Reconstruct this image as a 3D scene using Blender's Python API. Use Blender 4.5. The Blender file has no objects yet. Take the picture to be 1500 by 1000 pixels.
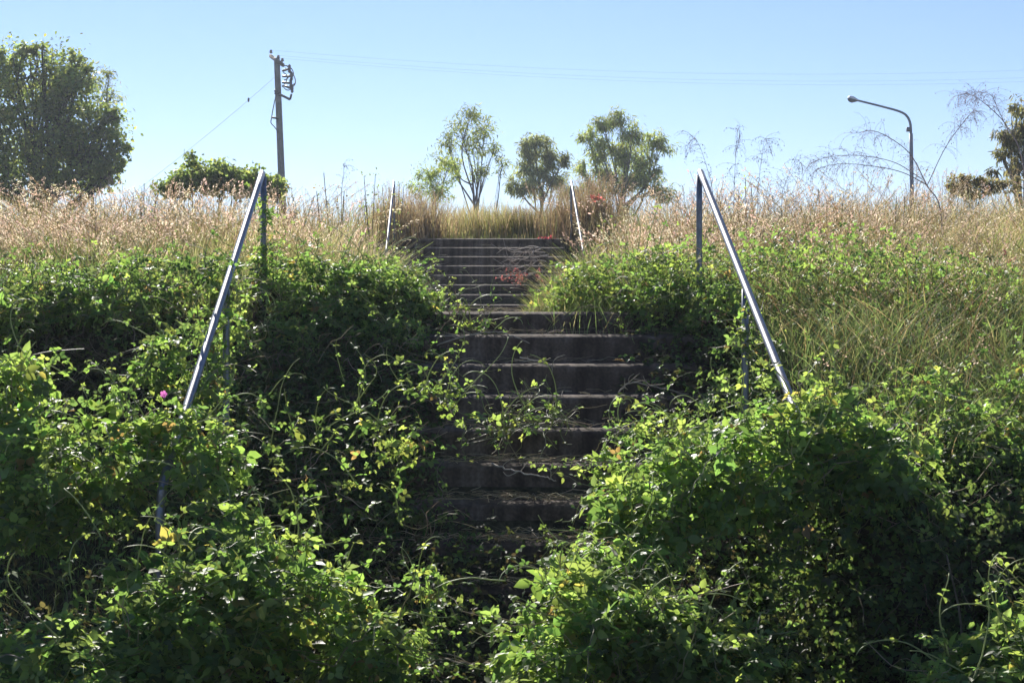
import bpy, math, random
import numpy as np
from mathutils import Vector

C = bpy.context.scene
COL = C.collection
R = math.radians

# ------------------------------------------------------------------ camera, sky, sun, exposure
F, VX, VY = 2450.0, 708.0, 465.0            # focal length in photo pixels, vanishing point of the stair axis
cam_data = bpy.data.cameras.new('camera')
cam = bpy.data.objects.new('camera', cam_data)
COL.objects.link(cam)
C.camera = cam
cam.location = (0, 0, 0)                    # eye height: ground is 1.62 m lower
cam.rotation_euler = (R(90), 0, 0)
cam_data.sensor_width = 36
cam_data.lens = F / 1500 * 36
cam_data.shift_x = (750 - VX) / 1500
cam_data.shift_y = (VY - 500) / 1500
cam_data.clip_start = 0.05
cam_data.clip_end = 3000

SUN_EL, SUN_AZ = 32.0, -14.0                # behind the bank, a little to the left
world = bpy.data.worlds.new('World')
C.world = world
world.use_nodes = True
wn, wl = world.node_tree.nodes, world.node_tree.links
wn.clear()
sky = wn.new('ShaderNodeTexSky')
sky.sky_type = 'NISHITA'
sky.sun_disc = False
sky.sun_elevation = R(SUN_EL)
sky.sun_rotation = R(SUN_AZ)
sky.altitude = 200
sky.air_density = 1.0
sky.dust_density = 0.0
sky.ozone_density = 4.5
bg = wn.new('ShaderNodeBackground')
bg.inputs['Strength'].default_value = 0.068
wo = wn.new('ShaderNodeOutputWorld')
tint = wn.new('ShaderNodeVectorMath'); tint.operation = 'MULTIPLY'; tint.inputs[1].default_value = (.98, .925, 1.07)
wl.new(sky.outputs[0], tint.inputs[0]); wl.new(tint.outputs[0], bg.inputs[0])
wl.new(bg.outputs[0], wo.inputs[0])

sun_data = bpy.data.lights.new('sun', 'SUN')
sun_data.energy = 5.0
sun_data.angle = R(0.5)
sun_data.color = (1.0, 0.95, 0.86)
sun = bpy.data.objects.new('sun', sun_data)
COL.objects.link(sun)
S = Vector((math.sin(R(SUN_AZ)) * math.cos(R(SUN_EL)), math.cos(R(SUN_AZ)) * math.cos(R(SUN_EL)), math.sin(R(SUN_EL))))
sun.rotation_euler = S.to_track_quat('Z', 'Y').to_euler()
sun.location = (0, 0, 30)

C.view_settings.view_transform = 'Standard'
C.view_settings.look = 'None'
C.view_settings.exposure = 0.80
C.view_settings.gamma = 1.0
C.render.engine = 'CYCLES'
C.cycles.max_bounces = 8
C.cycles.diffuse_bounces = 4
C.cycles.glossy_bounces = 3
C.cycles.transmission_bounces = 6
C.cycles.use_denoising = True

# ------------------------------------------------------------------ small helpers
rng = np.random.default_rng(7)
SUNV = np.array(S)

def at(px, py, d):
    return np.array([(px - VX) * d / F, d, -(py - VY) * d / F])

def ss(a, b, x):
    t = np.clip((x - a) / (b - a), 0, 1)
    return t * t * (3 - 2 * t)

_nc = {}
def noise(p, freq, seed=0, octs=5):
    """smooth pseudo noise in about -1..1 built from sines"""
    key = (seed, octs)
    if key not in _nc:
        g = np.random.default_rng(1000 + seed)
        dirs = g.normal(size=(octs * 3, 3))
        dirs /= np.linalg.norm(dirs, axis=1)[:, None]
        _nc[key] = (dirs * g.uniform(0.7, 1.9, (octs * 3, 1)), g.uniform(0, 6.28, octs * 3))
    dd, ph = _nc[key]
    p = np.atleast_2d(np.asarray(p, float))
    return np.sin(p @ (dd * freq).T + ph).mean(axis=1) * 2.2

def unit(v):
    return v / np.maximum(np.linalg.norm(v, axis=-1, keepdims=True), 1e-9)

# terrain -------------------------------------------------------------------
LP = ([-60, 6.9, 7.6, 8.7, 9.75, 9.98, 10.35, 23.6, 26.3, 45, 120, 600], [-1.63, -1.62, -1.45, -1.12, -.98, -.78, .0, .06, 1.24, 1.3, 1.1, -3])
RP = ([-60, 6.95, 7.25, 7.55, 9.4, 10.6, 13, 23.6, 26.3, 45, 120, 600], [-1.63, -1.62, -1.52, -.80, -.30, .02, .16, .25, 1.27, 1.3, 1.1, -3])
MP = ([-60, 7.2, 10.4, 10.9, 23.7, 26.4, 26.6, 45, 120, 600], [-1.64, -1.64, -.15, -.03, -.03, 1.1, 1.22, 1.28, 1.1, -3])
def ground_z(x, y):
    x = np.asarray(x, float); y = np.asarray(y, float)
    l, r, m = np.interp(y, *LP), np.interp(y, *RP), np.interp(y, *MP)
    side = np.where(x < 0, l, r)
    w = ss(1.33, 1.62, np.abs(x))
    p = np.stack([x, y, np.zeros_like(x)], -1).reshape(-1, 3)
    b = (noise(p, 1.1, 3) * .05 + noise(p, 3.1, 4) * .02).reshape(x.shape)
    b = b * np.where(y < 40, 1.0, 1.5)
    return side * w + m * (1 - w) + b * (.15 + .85 * w)

# meshes ---------------------------------------------------------------------
class Mesh:
    """collects vertices, faces and a colour per vertex"""
    def __init__(self):
        self.v, self.c, self.q, self.t, self.n = [], [], [], [], 0
    def add(self, v, quads=None, tris=None, col=(1, 1, 1)):
        v = np.asarray(v, float).reshape(-1, 3)
        c = np.asarray(col, float)
        if c.ndim == 1:
            c = np.tile(c, (len(v), 1))
        self.v.append(v); self.c.append(c)
        if quads is not None and len(quads): self.q.append(np.asarray(quads, np.int64).reshape(-1, 4) + self.n)
        if tris is not None and len(tris): self.t.append(np.asarray(tris, np.int64).reshape(-1, 3) + self.n)
        self.n += len(v)
    def build(self, name, mat, parent=None, smooth=False, origin=None):
        v = np.concatenate(self.v); c = np.concatenate(self.c)
        if origin is not None: v = v - np.asarray(origin)
        q = np.concatenate(self.q) if self.q else np.zeros((0, 4), np.int64)
        t = np.concatenate(self.t) if self.t else np.zeros((0, 3), np.int64)
        me = bpy.data.meshes.new(name)
        me.vertices.add(len(v)); me.vertices.foreach_set('co', v.astype(np.float32).ravel())
        nl = q.size + t.size
        me.loops.add(nl)
        me.loops.foreach_set('vertex_index', np.concatenate([q.ravel(), t.ravel()]).astype(np.int32))
        me.polygons.add(len(q) + len(t))
        st = np.concatenate([np.arange(len(q)) * 4, q.size + np.arange(len(t)) * 3]).astype(np.int32)
        me.polygons.foreach_set('loop_start', st)
        me.update(calc_edges=True)
        me.validate()
        a = me.color_attributes.new('tint', 'FLOAT_COLOR', 'POINT')
        a.data.foreach_set('color', np.concatenate([c, np.ones((len(c), 1))], 1).astype(np.float32).ravel())
        if smooth: me.polygons.foreach_set('use_smooth', np.ones(len(me.polygons), bool))
        me.materials.append(mat)
        o = bpy.data.objects.new(name, me)
        COL.objects.link(o)
        if parent is not None:
            o.parent = parent
        return o

def place(m, tv, tq, tt, pos, X, Y, Z, scale, col):
    """instances a template at pos with axes X,Y,Z"""
    tv = np.asarray(tv, float); k = len(tv); n = len(pos)
    if n == 0: return
    sc = np.asarray(scale, float)
    if sc.ndim == 1: sc = sc[:, None]
    v = (tv[None, :, 0:1] * X[:, None] + tv[None, :, 1:2] * Y[:, None] + tv[None, :, 2:3] * Z[:, None]) * sc[:, None] + pos[:, None]
    off = (np.arange(n) * k)[:, None, None]
    q = (np.asarray(tq)[None] + off).reshape(-1, 4) if len(tq) else None
    t = (np.asarray(tt)[None] + off).reshape(-1, 3) if len(tt) else None
    m.add(v.reshape(-1, 3), q, t, np.repeat(col, k, axis=0))

LEAF_V = [(0, 0, 0), (.30, .22, .05), (.29, .58, .05), (0, 1, -.10), (-.29, .58, .05), (-.30, .22, .05)]
LEAF_Q = [(0, 1, 2, 3), (0, 3, 4, 5)]
GUM_V = [(0, 0, 0), (.11, .35, .02), (.08, .75, .0), (0, 1, -.06), (-.11, .35, .02)]
GUM_Q = [(0, 1, 2, 3)]
GUM_T = [(0, 3, 4)]

def frames(axis, normal):
    Y = unit(axis)
    Z = unit(normal - (normal * Y).sum(-1, keepdims=True) * Y)
    X = np.cross(Y, Z)
    return X, Y, Z

def rot_about(v, k, ang):
    c, s = np.cos(ang)[:, None], np.sin(ang)[:, None]
    return v * c + np.cross(k, v) * s + k * (k * v).sum(-1, keepdims=True) * (1 - c)

def trifoliate(m, pos, normal, axis, size, col):
    """three leaflets on a short stalk at every position"""
    X, Y, Z = frames(axis, normal)
    n = len(pos)
    for da, f in ((0, 1.0), (1.35, .88), (-1.35, .88)):
        a = np.full(n, da) + rng.normal(0, .18, n)
        y = rot_about(Y, Z, a)
        y = unit(y + rng.normal(0, .16, (n, 3)))
        z = unit(Z + rng.normal(0, .22, (n, 3)))
        x, y, z = frames(y, z)
        place(m, LEAF_V, LEAF_Q, [], pos + y * (size * .12)[:, None], x, y, z, size * f, col)

def tube(m, pts, rad, sides=6, col=(1, 1, 1), cap=True):
    pts = np.asarray(pts, float); n = len(pts)
    rad = np.broadcast_to(np.asarray(rad, float), (n,))
    tan = unit(np.gradient(pts, axis=0))
    ref = np.array([0, 0, 1.0]) if abs(tan[0][2]) < .9 else np.array([1.0, 0, 0])
    u = np.cross(tan[0], ref); u /= np.linalg.norm(u)
    us = []
    for i in range(n):
        u = u - tan[i] * (u @ tan[i]); u /= max(np.linalg.norm(u), 1e-9); us.append(u)
    us = np.array(us); ws = np.cross(tan, us)
    a = np.arange(sides) * 2 * np.pi / sides
    v = pts[:, None] + rad[:, None, None] * (np.cos(a)[None, :, None] * us[:, None] + np.sin(a)[None, :, None] * ws[:, None])
    i, j = np.meshgrid(np.arange(n - 1), np.arange(sides), indexing='ij')
    q = np.stack([i * sides + j, i * sides + (j + 1) % sides, (i + 1) * sides + (j + 1) % sides, (i + 1) * sides + j], -1).reshape(-1, 4)
    vv = v.reshape(-1, 3)
    tr = None
    if cap:
        vv = np.concatenate([vv, pts[:1], pts[-1:]])
        b = n * sides
        tr = [(b, (k + 1) % sides, k) for k in range(sides)] + [(b + 1, (n - 1) * sides + k, (n - 1) * sides + (k + 1) % sides) for k in range(sides)]
    m.add(vv, q, tr, col)

def stalks(m, P, rad, col, sides=3):
    """many thin tubes at once: P (N,K,3), rad (N,K)"""
    N, K, _ = P.shape
    tan = unit(np.gradient(P, axis=1))
    ref = unit(rng.normal(size=(N, 1, 3)))
    u = unit(np.cross(tan, np.broadcast_to(ref, tan.shape))); w = np.cross(tan, u)
    a = np.arange(sides) * 2 * np.pi / sides
    v = P[:, :, None] + rad[:, :, None, None] * (np.cos(a)[:, None] * u[:, :, None] + np.sin(a)[:, None] * w[:, :, None])
    i, j = np.meshgrid(np.arange(K - 1), np.arange(sides), indexing='ij')
    q = np.stack([i * sides + j, i * sides + (j + 1) % sides, (i + 1) * sides + (j + 1) % sides, (i + 1) * sides + j], -1).reshape(1, -1, 4)
    q = (q + (np.arange(N) * K * sides)[:, None, None]).reshape(-1, 4)
    m.add(v.reshape(-1, 3), q, None, np.repeat(col, K * sides, axis=0))

def ribbons(m, P, wid, side, col):
    """flat grass blades: P (N,K,3), wid (N,K), side (N,3)"""
    N, K, _ = P.shape
    v = np.stack([P - side[:, None] * wid[..., None], P + side[:, None] * wid[..., None]], 2)
    i = np.arange(K - 1)
    q = np.stack([i * 2, i * 2 + 1, i * 2 + 3, i * 2 + 2], -1)[None]
    q = (q + (np.arange(N) * K * 2)[:, None, None]).reshape(-1, 4)
    m.add(v.reshape(-1, 3), q, None, np.repeat(col, K * 2, axis=0))

def lathe(m, prof, origin, sides=12, col=(1, 1, 1)):
    a = np.arange(sides) * 2 * np.pi / sides
    v = np.array([[(r * math.cos(t), r * math.sin(t), z) for t in a] for r, z in prof]).reshape(-1, 3) + np.asarray(origin)
    n = len(prof)
    q = [(i * sides + j, i * sides + (j + 1) % sides, (i + 1) * sides + (j + 1) % sides, (i + 1) * sides + j) for i in range(n - 1) for j in range(sides)]
    m.add(v, q, None, col)

def box(m, c, size, axes=None, col=(1, 1, 1)):
    s = np.array([[x, y, z] for x in (-.5, .5) for y in (-.5, .5) for z in (-.5, .5)]) * np.asarray(size)
    if axes is not None: s = s @ np.asarray(axes)
    q = [(0, 1, 3, 2), (4, 6, 7, 5), (0, 4, 5, 1), (2, 3, 7, 6), (0, 2, 6, 4), (1, 5, 7, 3)]
    m.add(s + np.asarray(c), q, None, col)

def spline(pts, n=24):
    """Catmull-Rom through the points"""
    p = np.asarray(pts, float)
    p = np.concatenate([[2 * p[0] - p[1]], p, [2 * p[-1] - p[-2]]])
    t = np.linspace(0, len(p) - 3 - 1e-6, n)
    i = t.astype(int); f = (t - i)[:, None]
    a, b, c, d = p[i], p[i + 1], p[i + 2], p[i + 3]
    return .5 * ((2 * b) + (-a + c) * f + (2 * a - 5 * b + 4 * c - d) * f ** 2 + (-a + 3 * b - 3 * c + d) * f ** 3)

# things -------------------------------------------------------------------------
def tag(o, label, cat, group=None, kind=None):
    o['label'] = label
    o['category'] = cat
    if group: o['group'] = group
    if kind: o['kind'] = kind
    return o

def thing(name, label, cat, loc, group=None):
    o = bpy.data.objects.new(name, None)
    COL.objects.link(o)
    o.location = tuple(float(a) for a in loc)
    o.empty_display_size = .2
    return tag(o, label, cat, group)

# ------------------------------------------------------------------ materials
def nodes_of(name):
    m = bpy.data.materials.new(name)
    m.use_nodes = True
    n, l = m.node_tree.nodes, m.node_tree.links
    n.clear()
    out = n.new('ShaderNodeOutputMaterial')
    return m, n, l, out

def leaf_mat(name, trans=.5, tcol=(2.6, 2.3, .8), rough=.42, spec=.5, var=.25, vscale=9.0):
    m, n, l, out = nodes_of(name)
    at_ = n.new('ShaderNodeAttribute'); at_.attribute_name = 'tint'
    tc = n.new('ShaderNodeNewGeometry')
    nz = n.new('ShaderNodeTexNoise'); nz.inputs['Scale'].default_value = vscale; nz.inputs['Detail'].default_value = 3
    l.new(tc.outputs['Position'], nz.inputs['Vector'])
    mr = n.new('ShaderNodeMapRange'); mr.inputs[1].default_value = .3; mr.inputs[2].default_value = .7
    mr.inputs[3].default_value = 1 - var; mr.inputs[4].default_value = 1 + var
    l.new(nz.outputs['Fac'], mr.inputs[0])
    mul = n.new('ShaderNodeVectorMath'); mul.operation = 'SCALE'
    l.new(at_.outputs['Color'], mul.inputs[0]); l.new(mr.outputs[0], mul.inputs['Scale'])
    p = n.new('ShaderNodeBsdfPrincipled')
    p.inputs['Roughness'].default_value = rough
    p.inputs['Specular IOR Level'].default_value = spec
    l.new(mul.outputs[0], p.inputs['Base Color'])
    t = n.new('ShaderNodeBsdfTranslucent')
    tm = n.new('ShaderNodeVectorMath'); tm.operation = 'MULTIPLY'; tm.inputs[1].default_value = tcol
    l.new(mul.outputs[0], tm.inputs[0]); l.new(tm.outputs[0], t.inputs['Color'])
    mx = n.new('ShaderNodeMixShader'); mx.inputs[0].default_value = trans
    l.new(p.outputs[0], mx.inputs[1]); l.new(t.outputs[0], mx.inputs[2]); l.new(mx.outputs[0], out.inputs[0])
    return m

def tint_mat(name, rough=.8, spec=.3, metallic=0.0, nscale=20.0, nvar=.3, bump=0.0):
    m, n, l, out = nodes_of(name)
    at_ = n.new('ShaderNodeAttribute'); at_.attribute_name = 'tint'
    tc = n.new('ShaderNodeTexCoord')
    nz = n.new('ShaderNodeTexNoise'); nz.inputs['Scale'].default_value = nscale; nz.inputs['Detail'].default_value = 6
    l.new(tc.outputs['Object'], nz.inputs['Vector'])
    mr = n.new('ShaderNodeMapRange'); mr.inputs[1].default_value = .3; mr.inputs[2].default_value = .7
    mr.inputs[3].default_value = 1 - nvar; mr.inputs[4].default_value = 1 + nvar
    l.new(nz.outputs['Fac'], mr.inputs[0])
    mul = n.new('ShaderNodeVectorMath'); mul.operation = 'SCALE'
    l.new(at_.outputs['Color'], mul.inputs[0]); l.new(mr.outputs[0], mul.inputs['Scale'])
    p = n.new('ShaderNodeBsdfPrincipled')
    p.inputs['Roughness'].default_value = rough
    p.inputs['Metallic'].default_value = metallic
    p.inputs['Specular IOR Level'].default_value = spec
    l.new(mul.outputs[0], p.inputs['Base Color'])
    if bump:
        b = n.new('ShaderNodeBump'); b.inputs['Strength'].default_value = bump; b.inputs['Distance'].default_value = .01
        l.new(nz.outputs['Fac'], b.inputs['Height']); l.new(b.outputs[0], p.inputs['Normal'])
    l.new(p.outputs[0], out.inputs[0])
    return m

def concrete_mat():
    m, n, l, out = nodes_of('weathered_concrete')
    tc = n.new('ShaderNodeTexCoord')
    a = n.new('ShaderNodeTexNoise'); a.inputs['Scale'].default_value = 3.5; a.inputs['Detail'].default_value = 8; a.inputs['Roughness'].default_value = .65
    b = n.new('ShaderNodeTexNoise'); b.inputs['Scale'].default_value = 60; b.inputs['Detail'].default_value = 5
    mp = n.new('ShaderNodeMapping'); mp.inputs['Scale'].default_value = (7, 1, .8)
    s = n.new('ShaderNodeTexNoise'); s.inputs['Scale'].default_value = 1.6; s.inputs['Detail'].default_value = 6
    l.new(tc.outputs['Object'], a.inputs['Vector']); l.new(tc.outputs['Object'], b.inputs['Vector'])
    l.new(tc.outputs['Object'], mp.inputs['Vector']); l.new(mp.outputs[0], s.inputs['Vector'])
    r = n.new('ShaderNodeValToRGB')
    r.color_ramp.elements[0].position = .32; r.color_ramp.elements[0].color = (.060, .042, .031, 1)
    r.color_ramp.elements[1].position = .72; r.color_ramp.elements[1].color = (.23, .178, .14, 1)
    e = r.color_ramp.elements.new(.5); e.color = (.112, .080, .060, 1)
    l.new(a.outputs['Fac'], r.inputs['Fac'])
    r2 = n.new('ShaderNodeValToRGB')
    r2.color_ramp.elements[0].position = .42; r2.color_ramp.elements[0].color = (.45, .42, .40, 1)
    r2.color_ramp.elements[1].position = .60; r2.color_ramp.elements[1].color = (1, 1, 1, 1)
    l.new(s.outputs['Fac'], r2.inputs['Fac'])
    mx = n.new('ShaderNodeMix'); mx.data_type = 'RGBA'; mx.blend_type = 'MULTIPLY'; mx.inputs['Factor'].default_value = .8
    l.new(r.outputs[0], mx.inputs['A']); l.new(r2.outputs[0], mx.inputs['B'])
    r3 = n.new('ShaderNodeMapRange'); r3.inputs[1].default_value = .35; r3.inputs[2].default_value = .65; r3.inputs[3].default_value = .75; r3.inputs[4].default_value = 1.2
    l.new(b.outputs['Fac'], r3.inputs[0])
    v = n.new('ShaderNodeVectorMath'); v.operation = 'SCALE'
    l.new(mx.outputs['Result'], v.inputs[0]); l.new(r3.outputs[0], v.inputs['Scale'])
    p = n.new('ShaderNodeBsdfPrincipled'); p.inputs['Roughness'].default_value = .9; p.inputs['Specular IOR Level'].default_value = .25
    l.new(v.outputs[0], p.inputs['Base Color'])
    bp = n.new('ShaderNodeBump'); bp.inputs['Strength'].default_value = .5; bp.inputs['Distance'].default_value = .008
    l.new(b.outputs['Fac'], bp.inputs['Height']); l.new(bp.outputs[0], p.inputs['Normal'])
    l.new(p.outputs[0], out.inputs[0])
    return m

def soil_mat():
    m, n, l, out = nodes_of('bank_soil')
    tc = n.new('ShaderNodeTexCoord')
    a = n.new('ShaderNodeTexNoise'); a.inputs['Scale'].default_value = 2.2; a.inputs['Detail'].default_value = 10; a.inputs['Roughness'].default_value = .7
    b = n.new('ShaderNodeTexNoise'); b.inputs['Scale'].default_value = 30; b.inputs['Detail'].default_value = 8
    l.new(tc.outputs['Object'], a.inputs['Vector']); l.new(tc.outputs['Object'], b.inputs['Vector'])
    r = n.new('ShaderNodeValToRGB')
    r.color_ramp.elements[0].position = .35; r.color_ramp.elements[0].color = (.030, .026, .016, 1)
    r.color_ramp.elements[1].position = .70; r.color_ramp.elements[1].color = (.085, .075, .042, 1)
    l.new(a.outputs['Fac'], r.inputs['Fac'])
    r3 = n.new('ShaderNodeMapRange'); r3.inputs[1].default_value = .35; r3.inputs[2].default_value = .65; r3.inputs[3].default_value = .6; r3.inputs[4].default_value = 1.3
    l.new(b.outputs['Fac'], r3.inputs[0])
    v = n.new('ShaderNodeVectorMath'); v.operation = 'SCALE'
    l.new(r.outputs[0], v.inputs[0]); l.new(r3.outputs[0], v.inputs['Scale'])
    p = n.new('ShaderNodeBsdfPrincipled'); p.inputs['Roughness'].default_value = .95; p.inputs['Specular IOR Level'].default_value = .1
    l.new(v.outputs[0], p.inputs['Base Color'])
    bp = n.new('ShaderNodeBump'); bp.inputs['Strength'].default_value = .8; bp.inputs['Distance'].default_value = .03
    l.new(b.outputs['Fac'], bp.inputs['Height']); l.new(bp.outputs[0], p.inputs['Normal'])
    l.new(p.outputs[0], out.inputs[0])
    return m

M_LEAF = leaf_mat('vine_leaf', .5, (3.3, 3.3, 1.8), .48, .32)
M_TREE = leaf_mat('tree_leaf', .58, (2.3, 2.3, 1.4), .5, .5, .35, 1.3)
M_GRASS = leaf_mat('grass_blade', .5, (1.42, 1.36, 1.1), .6, .25, .3, 4.0)
M_HEAD = leaf_mat('grass_seed', .55, (1.25, 1.2, 1.15), .7, .15, .2, 3.0)
M_PETAL = leaf_mat('petal', .5, (1.2, 1.2, 1.2), .6, .2, .1, 5.0)
M_STEM = leaf_mat('green_stem', .25, (1.5, 1.4, .9), .5, .4, .2, 20.0)
M_TWIG = tint_mat('dry_twig', .85, .2)
M_BARK = tint_mat('bark', .9, .2, 0, 6, .4, .6)
M_WOOD = tint_mat('pole_timber', .85, .2, 0, 4, .25, .3)
M_STEEL = tint_mat('galvanised_steel', .42, .5, .75, 25, .22, .05)
M_PAINT = tint_mat('grey_painted_metal', .5, .5, 0, 10, .1)
M_DARK = tint_mat('dark_fitting', .5, .4, 0, 10, .15)
M_CONC = concrete_mat()
M_SOIL = soil_mat()

# ------------------------------------------------------------------ ground
def build_ground():
    xs = np.unique(np.concatenate([np.linspace(-500, -20, 20), np.linspace(-20, -8, 25), np.linspace(-8, 8, 130), np.linspace(8, 20, 25), np.linspace(20, 500, 20)]))
    ys = np.unique(np.concatenate([np.linspace(-60, 5, 14), np.linspace(5, 14, 90), np.linspace(14, 30, 70), np.linspace(30, 120, 30), np.linspace(120, 600, 20)]))
    X, Y = np.meshgrid(xs, ys)
    v = np.stack([X, Y, ground_z(X, Y)], -1).reshape(-1, 3)
    i, j = np.meshgrid(np.arange(len(ys) - 1), np.arange(len(xs) - 1), indexing='ij')
    w = len(xs)
    q = np.stack([i * w + j, i * w + j + 1, (i + 1) * w + j + 1, (i + 1) * w + j], -1).reshape(-1, 4)
    m = Mesh(); m.add(v, q)
    o = m.build('ground', M_SOIL, smooth=True)
    tag(o, 'dark soil bank and terrace under the weeds', 'ground', kind='structure')
build_ground()

# ------------------------------------------------------------------ stairs
def step_mesh(half, depth, drop, seed):
    """one step with a rounded, slightly chipped nosing; origin at the nosing"""
    g = np.random.default_rng(seed)
    prof = [(0.004, -drop), (0.0, -drop * .5), (0.0, -.05), (0.0, -.030), (.004, -.020), (.012, -.0150), (.040, -.0065), (.075, -.0005), (depth * .5, .001), (depth, .002), (depth, -drop)]
    nx = 70
    xs = np.linspace(-half, half, nx)
    m = Mesh(); V = []
    for k, (y, z) in enumerate(prof):
        chip = np.zeros(nx)
        if 2 <= k <= 5:
            chip = np.maximum(0, noise(np.stack([xs * 4, xs * 0 + seed, xs * 0], -1), 2.2, 11)) ** 2 * .007
        w = noise(np.stack([xs, xs * 0 + seed * 3, xs * 0], -1), 1.3, 12) * .004
        V.append(np.stack([xs, y + chip + w, z - chip * .8 + w * .5], -1))
    V = np.array(V); K = len(prof)
    i, j = np.meshgrid(np.arange(K - 1), np.arange(nx - 1), indexing='ij')
    q = np.stack([i * nx + j, i * nx + j + 1, (i + 1) * nx + j + 1, (i + 1) * nx + j], -1).reshape(-1, 4)
    m.add(V.reshape(-1, 3), q[:, ::-1])
    for side in (0, nx - 1):
        c = [k * nx + side for k in range(K)]
        tr = [(c[0], c[k], c[k + 1]) for k in range(1, K - 1)]
        m.t.append(np.array(tr if side else [t[::-1] for t in tr]))
    return m

def flight(name, label, steps, half, tread):
    d0, z0 = steps[0][:2]
    root = thing(name, label, 'stairs', (0, d0, z0))
    for k, (d, z, dep) in enumerate(steps):
        o = step_mesh(half + .003 * (k % 2), dep, .34, 20 + k + int(d)).build('step', M_CONC, root)
        o.location = (0, d - d0, z - z0)
    return root

RISE, TREAD = .167, .30
low = [(10.0 - TREAD * n, -.102 - RISE * n, TREAD + .02) for n in range(0, 9)]
low = [(10.32, .036, .75)] + low
flight('concrete_stairs', 'lower flight of weathered concrete steps, nearest the viewer between the long steel rails', low[::-1], 1.42, TREAD)
DT, ZT = 26.2, 1.24
up = [(DT - TREAD * k, ZT - .15 * k, TREAD + .02 if k else .8) for k in range(0, 8)]
flight('concrete_stairs', 'upper flight of dark concrete steps beyond the weedy terrace, topped by grass', up[::-1], 1.27, TREAD)

# ------------------------------------------------------------------ handrails
STEEL = (.21, .215, .235)
def handrail(label, pts, posts, r=.0205, end_post=None):
    base = np.array([pts[0][0], pts[0][1], float(ground_z(pts[0][0], pts[0][1]))])
    root = thing('handrail', label, 'handrail', base)
    p = np.array(pts, float)
    m = Mesh(); tube(m, spline(p, 40) if len(p) > 2 else np.linspace(p[0], p[1], 12), r, 14, STEEL)
    rl = m.build('rail', M_STEEL, root, True, base)
    for (x, y, zt, zb) in posts:
        m = Mesh(); tube(m, np.linspace([x, y, zt], [x, y, zb], 6), r * .92, 14, (.20, .21, .23))
        m.build('post', M_STEEL, root, True, base)
    return root

# lower pair
tl, tr_ = at(384, 254, 10.4), at(1026, 252, 10.4)
bl, br = at(275, 592, 7.75), at(1163, 596, 7.6)
dl, dr = unit(bl - tl), unit(br - tr_)
bl2 = at(243, 692, 7.25)
br2 = br + dr * .12
handrail('long steel handrail left of the lower flight, half sunk in vines', [tl, (tl + bl) / 2, bl, bl2, bl2 + np.array([-.012, -.06, -.14]), bl2 + np.array([-.012, -.07, -.30]), bl2 + np.array([-.012, -.07, -.95])],
         [(tl[0] + .006, tl[1] + .01, tl[2] - .02, -.12)] + [(float((tl + (bl - tl) * .56)[0]), float((tl + (bl - tl) * .56)[1]) + .01, float((tl + (bl - tl) * .56)[2]) - .02, -1.1)])
handrail('long steel handrail right of the lower flight, its foot in a bush', [tr_, (tr_ + br) / 2, br, br2, br2 + np.array([.0, -.03, -.10]), br2 + np.array([.0, -.03, -.6])],
         [(tr_[0] - .006, tr_[1] + .01, tr_[2] - .02, -.12)] + [(float((tr_ + (br - tr_) * .56)[0]), float((tr_ + (br - tr_) * .56)[1]) + .01, float((tr_ + (br - tr_) * .56)[2]) - .02, -1.1)])
# upper pair
for lab, xt, xb in (('far steel handrail left of the upper flight, beside brown grass', 577, 565), ('far steel handrail right of the upper flight, beside pale grass', 837, 856)):
    a, b = at(xt, 266, 26.3), at(xb, 376, 24.0)
    handrail(lab, [a, b], [(a[0], a[1] + .03, a[2] - .02, 1.1), (b[0], b[1] + .05, b[2] - .01, 0.0)], .020)

# ------------------------------------------------------------------ grass
def gcol(n, cols, w):
    cols = np.array(cols); k = rng.choice(len(cols), n, p=np.array(w) / sum(w))
    return cols[k] * rng.uniform(.75, 1.25, (n, 1)) * (1 + rng.normal(0, .05, (n, 3)))

def scatter(n, x0, x1, y0, y1, dens=None):
    """points in view with a margin of a step either side"""
    out = []
    tot = 0
    while tot < n:
        k = max(2000, n)
        x, y = rng.uniform(x0, x1, k), rng.uniform(y0, y1, k)
        ok = (x > -(VX / F) * y - 1.2) & (x < ((1500 - VX) / F) * y + 1.2)
        if dens is not None:
            ok &= rng.uniform(0, 1, k) < dens(x, y)
        out.append(np.stack([x[ok], y[ok]], -1)); tot += ok.sum()
        if len(out) > 60: break
    return np.concatenate(out)[:n]

def grass_paths(xy, h, lean, K=4, bias=(0, 0)):
    n = len(xy)
    z = ground_z(xy[:, 0], xy[:, 1]) - .02
    a = rng.uniform(0, 2 * np.pi, n)
    d = np.stack([np.cos(a) + bias[0], np.sin(a) + bias[1]], -1)
    t = np.linspace(0, 1, K)
    L = (h * lean * rng.uniform(.2, 1.3, n))[:, None]
    P = np.zeros((n, K, 3))
    P[:, :, :2] = xy[:, None] + d[:, None] * (L * t ** 1.9)[..., None]
    P[:, :, 2] = z[:, None] + h[:, None] * (t - .18 * lean * t ** 3)
    return P, d

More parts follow.
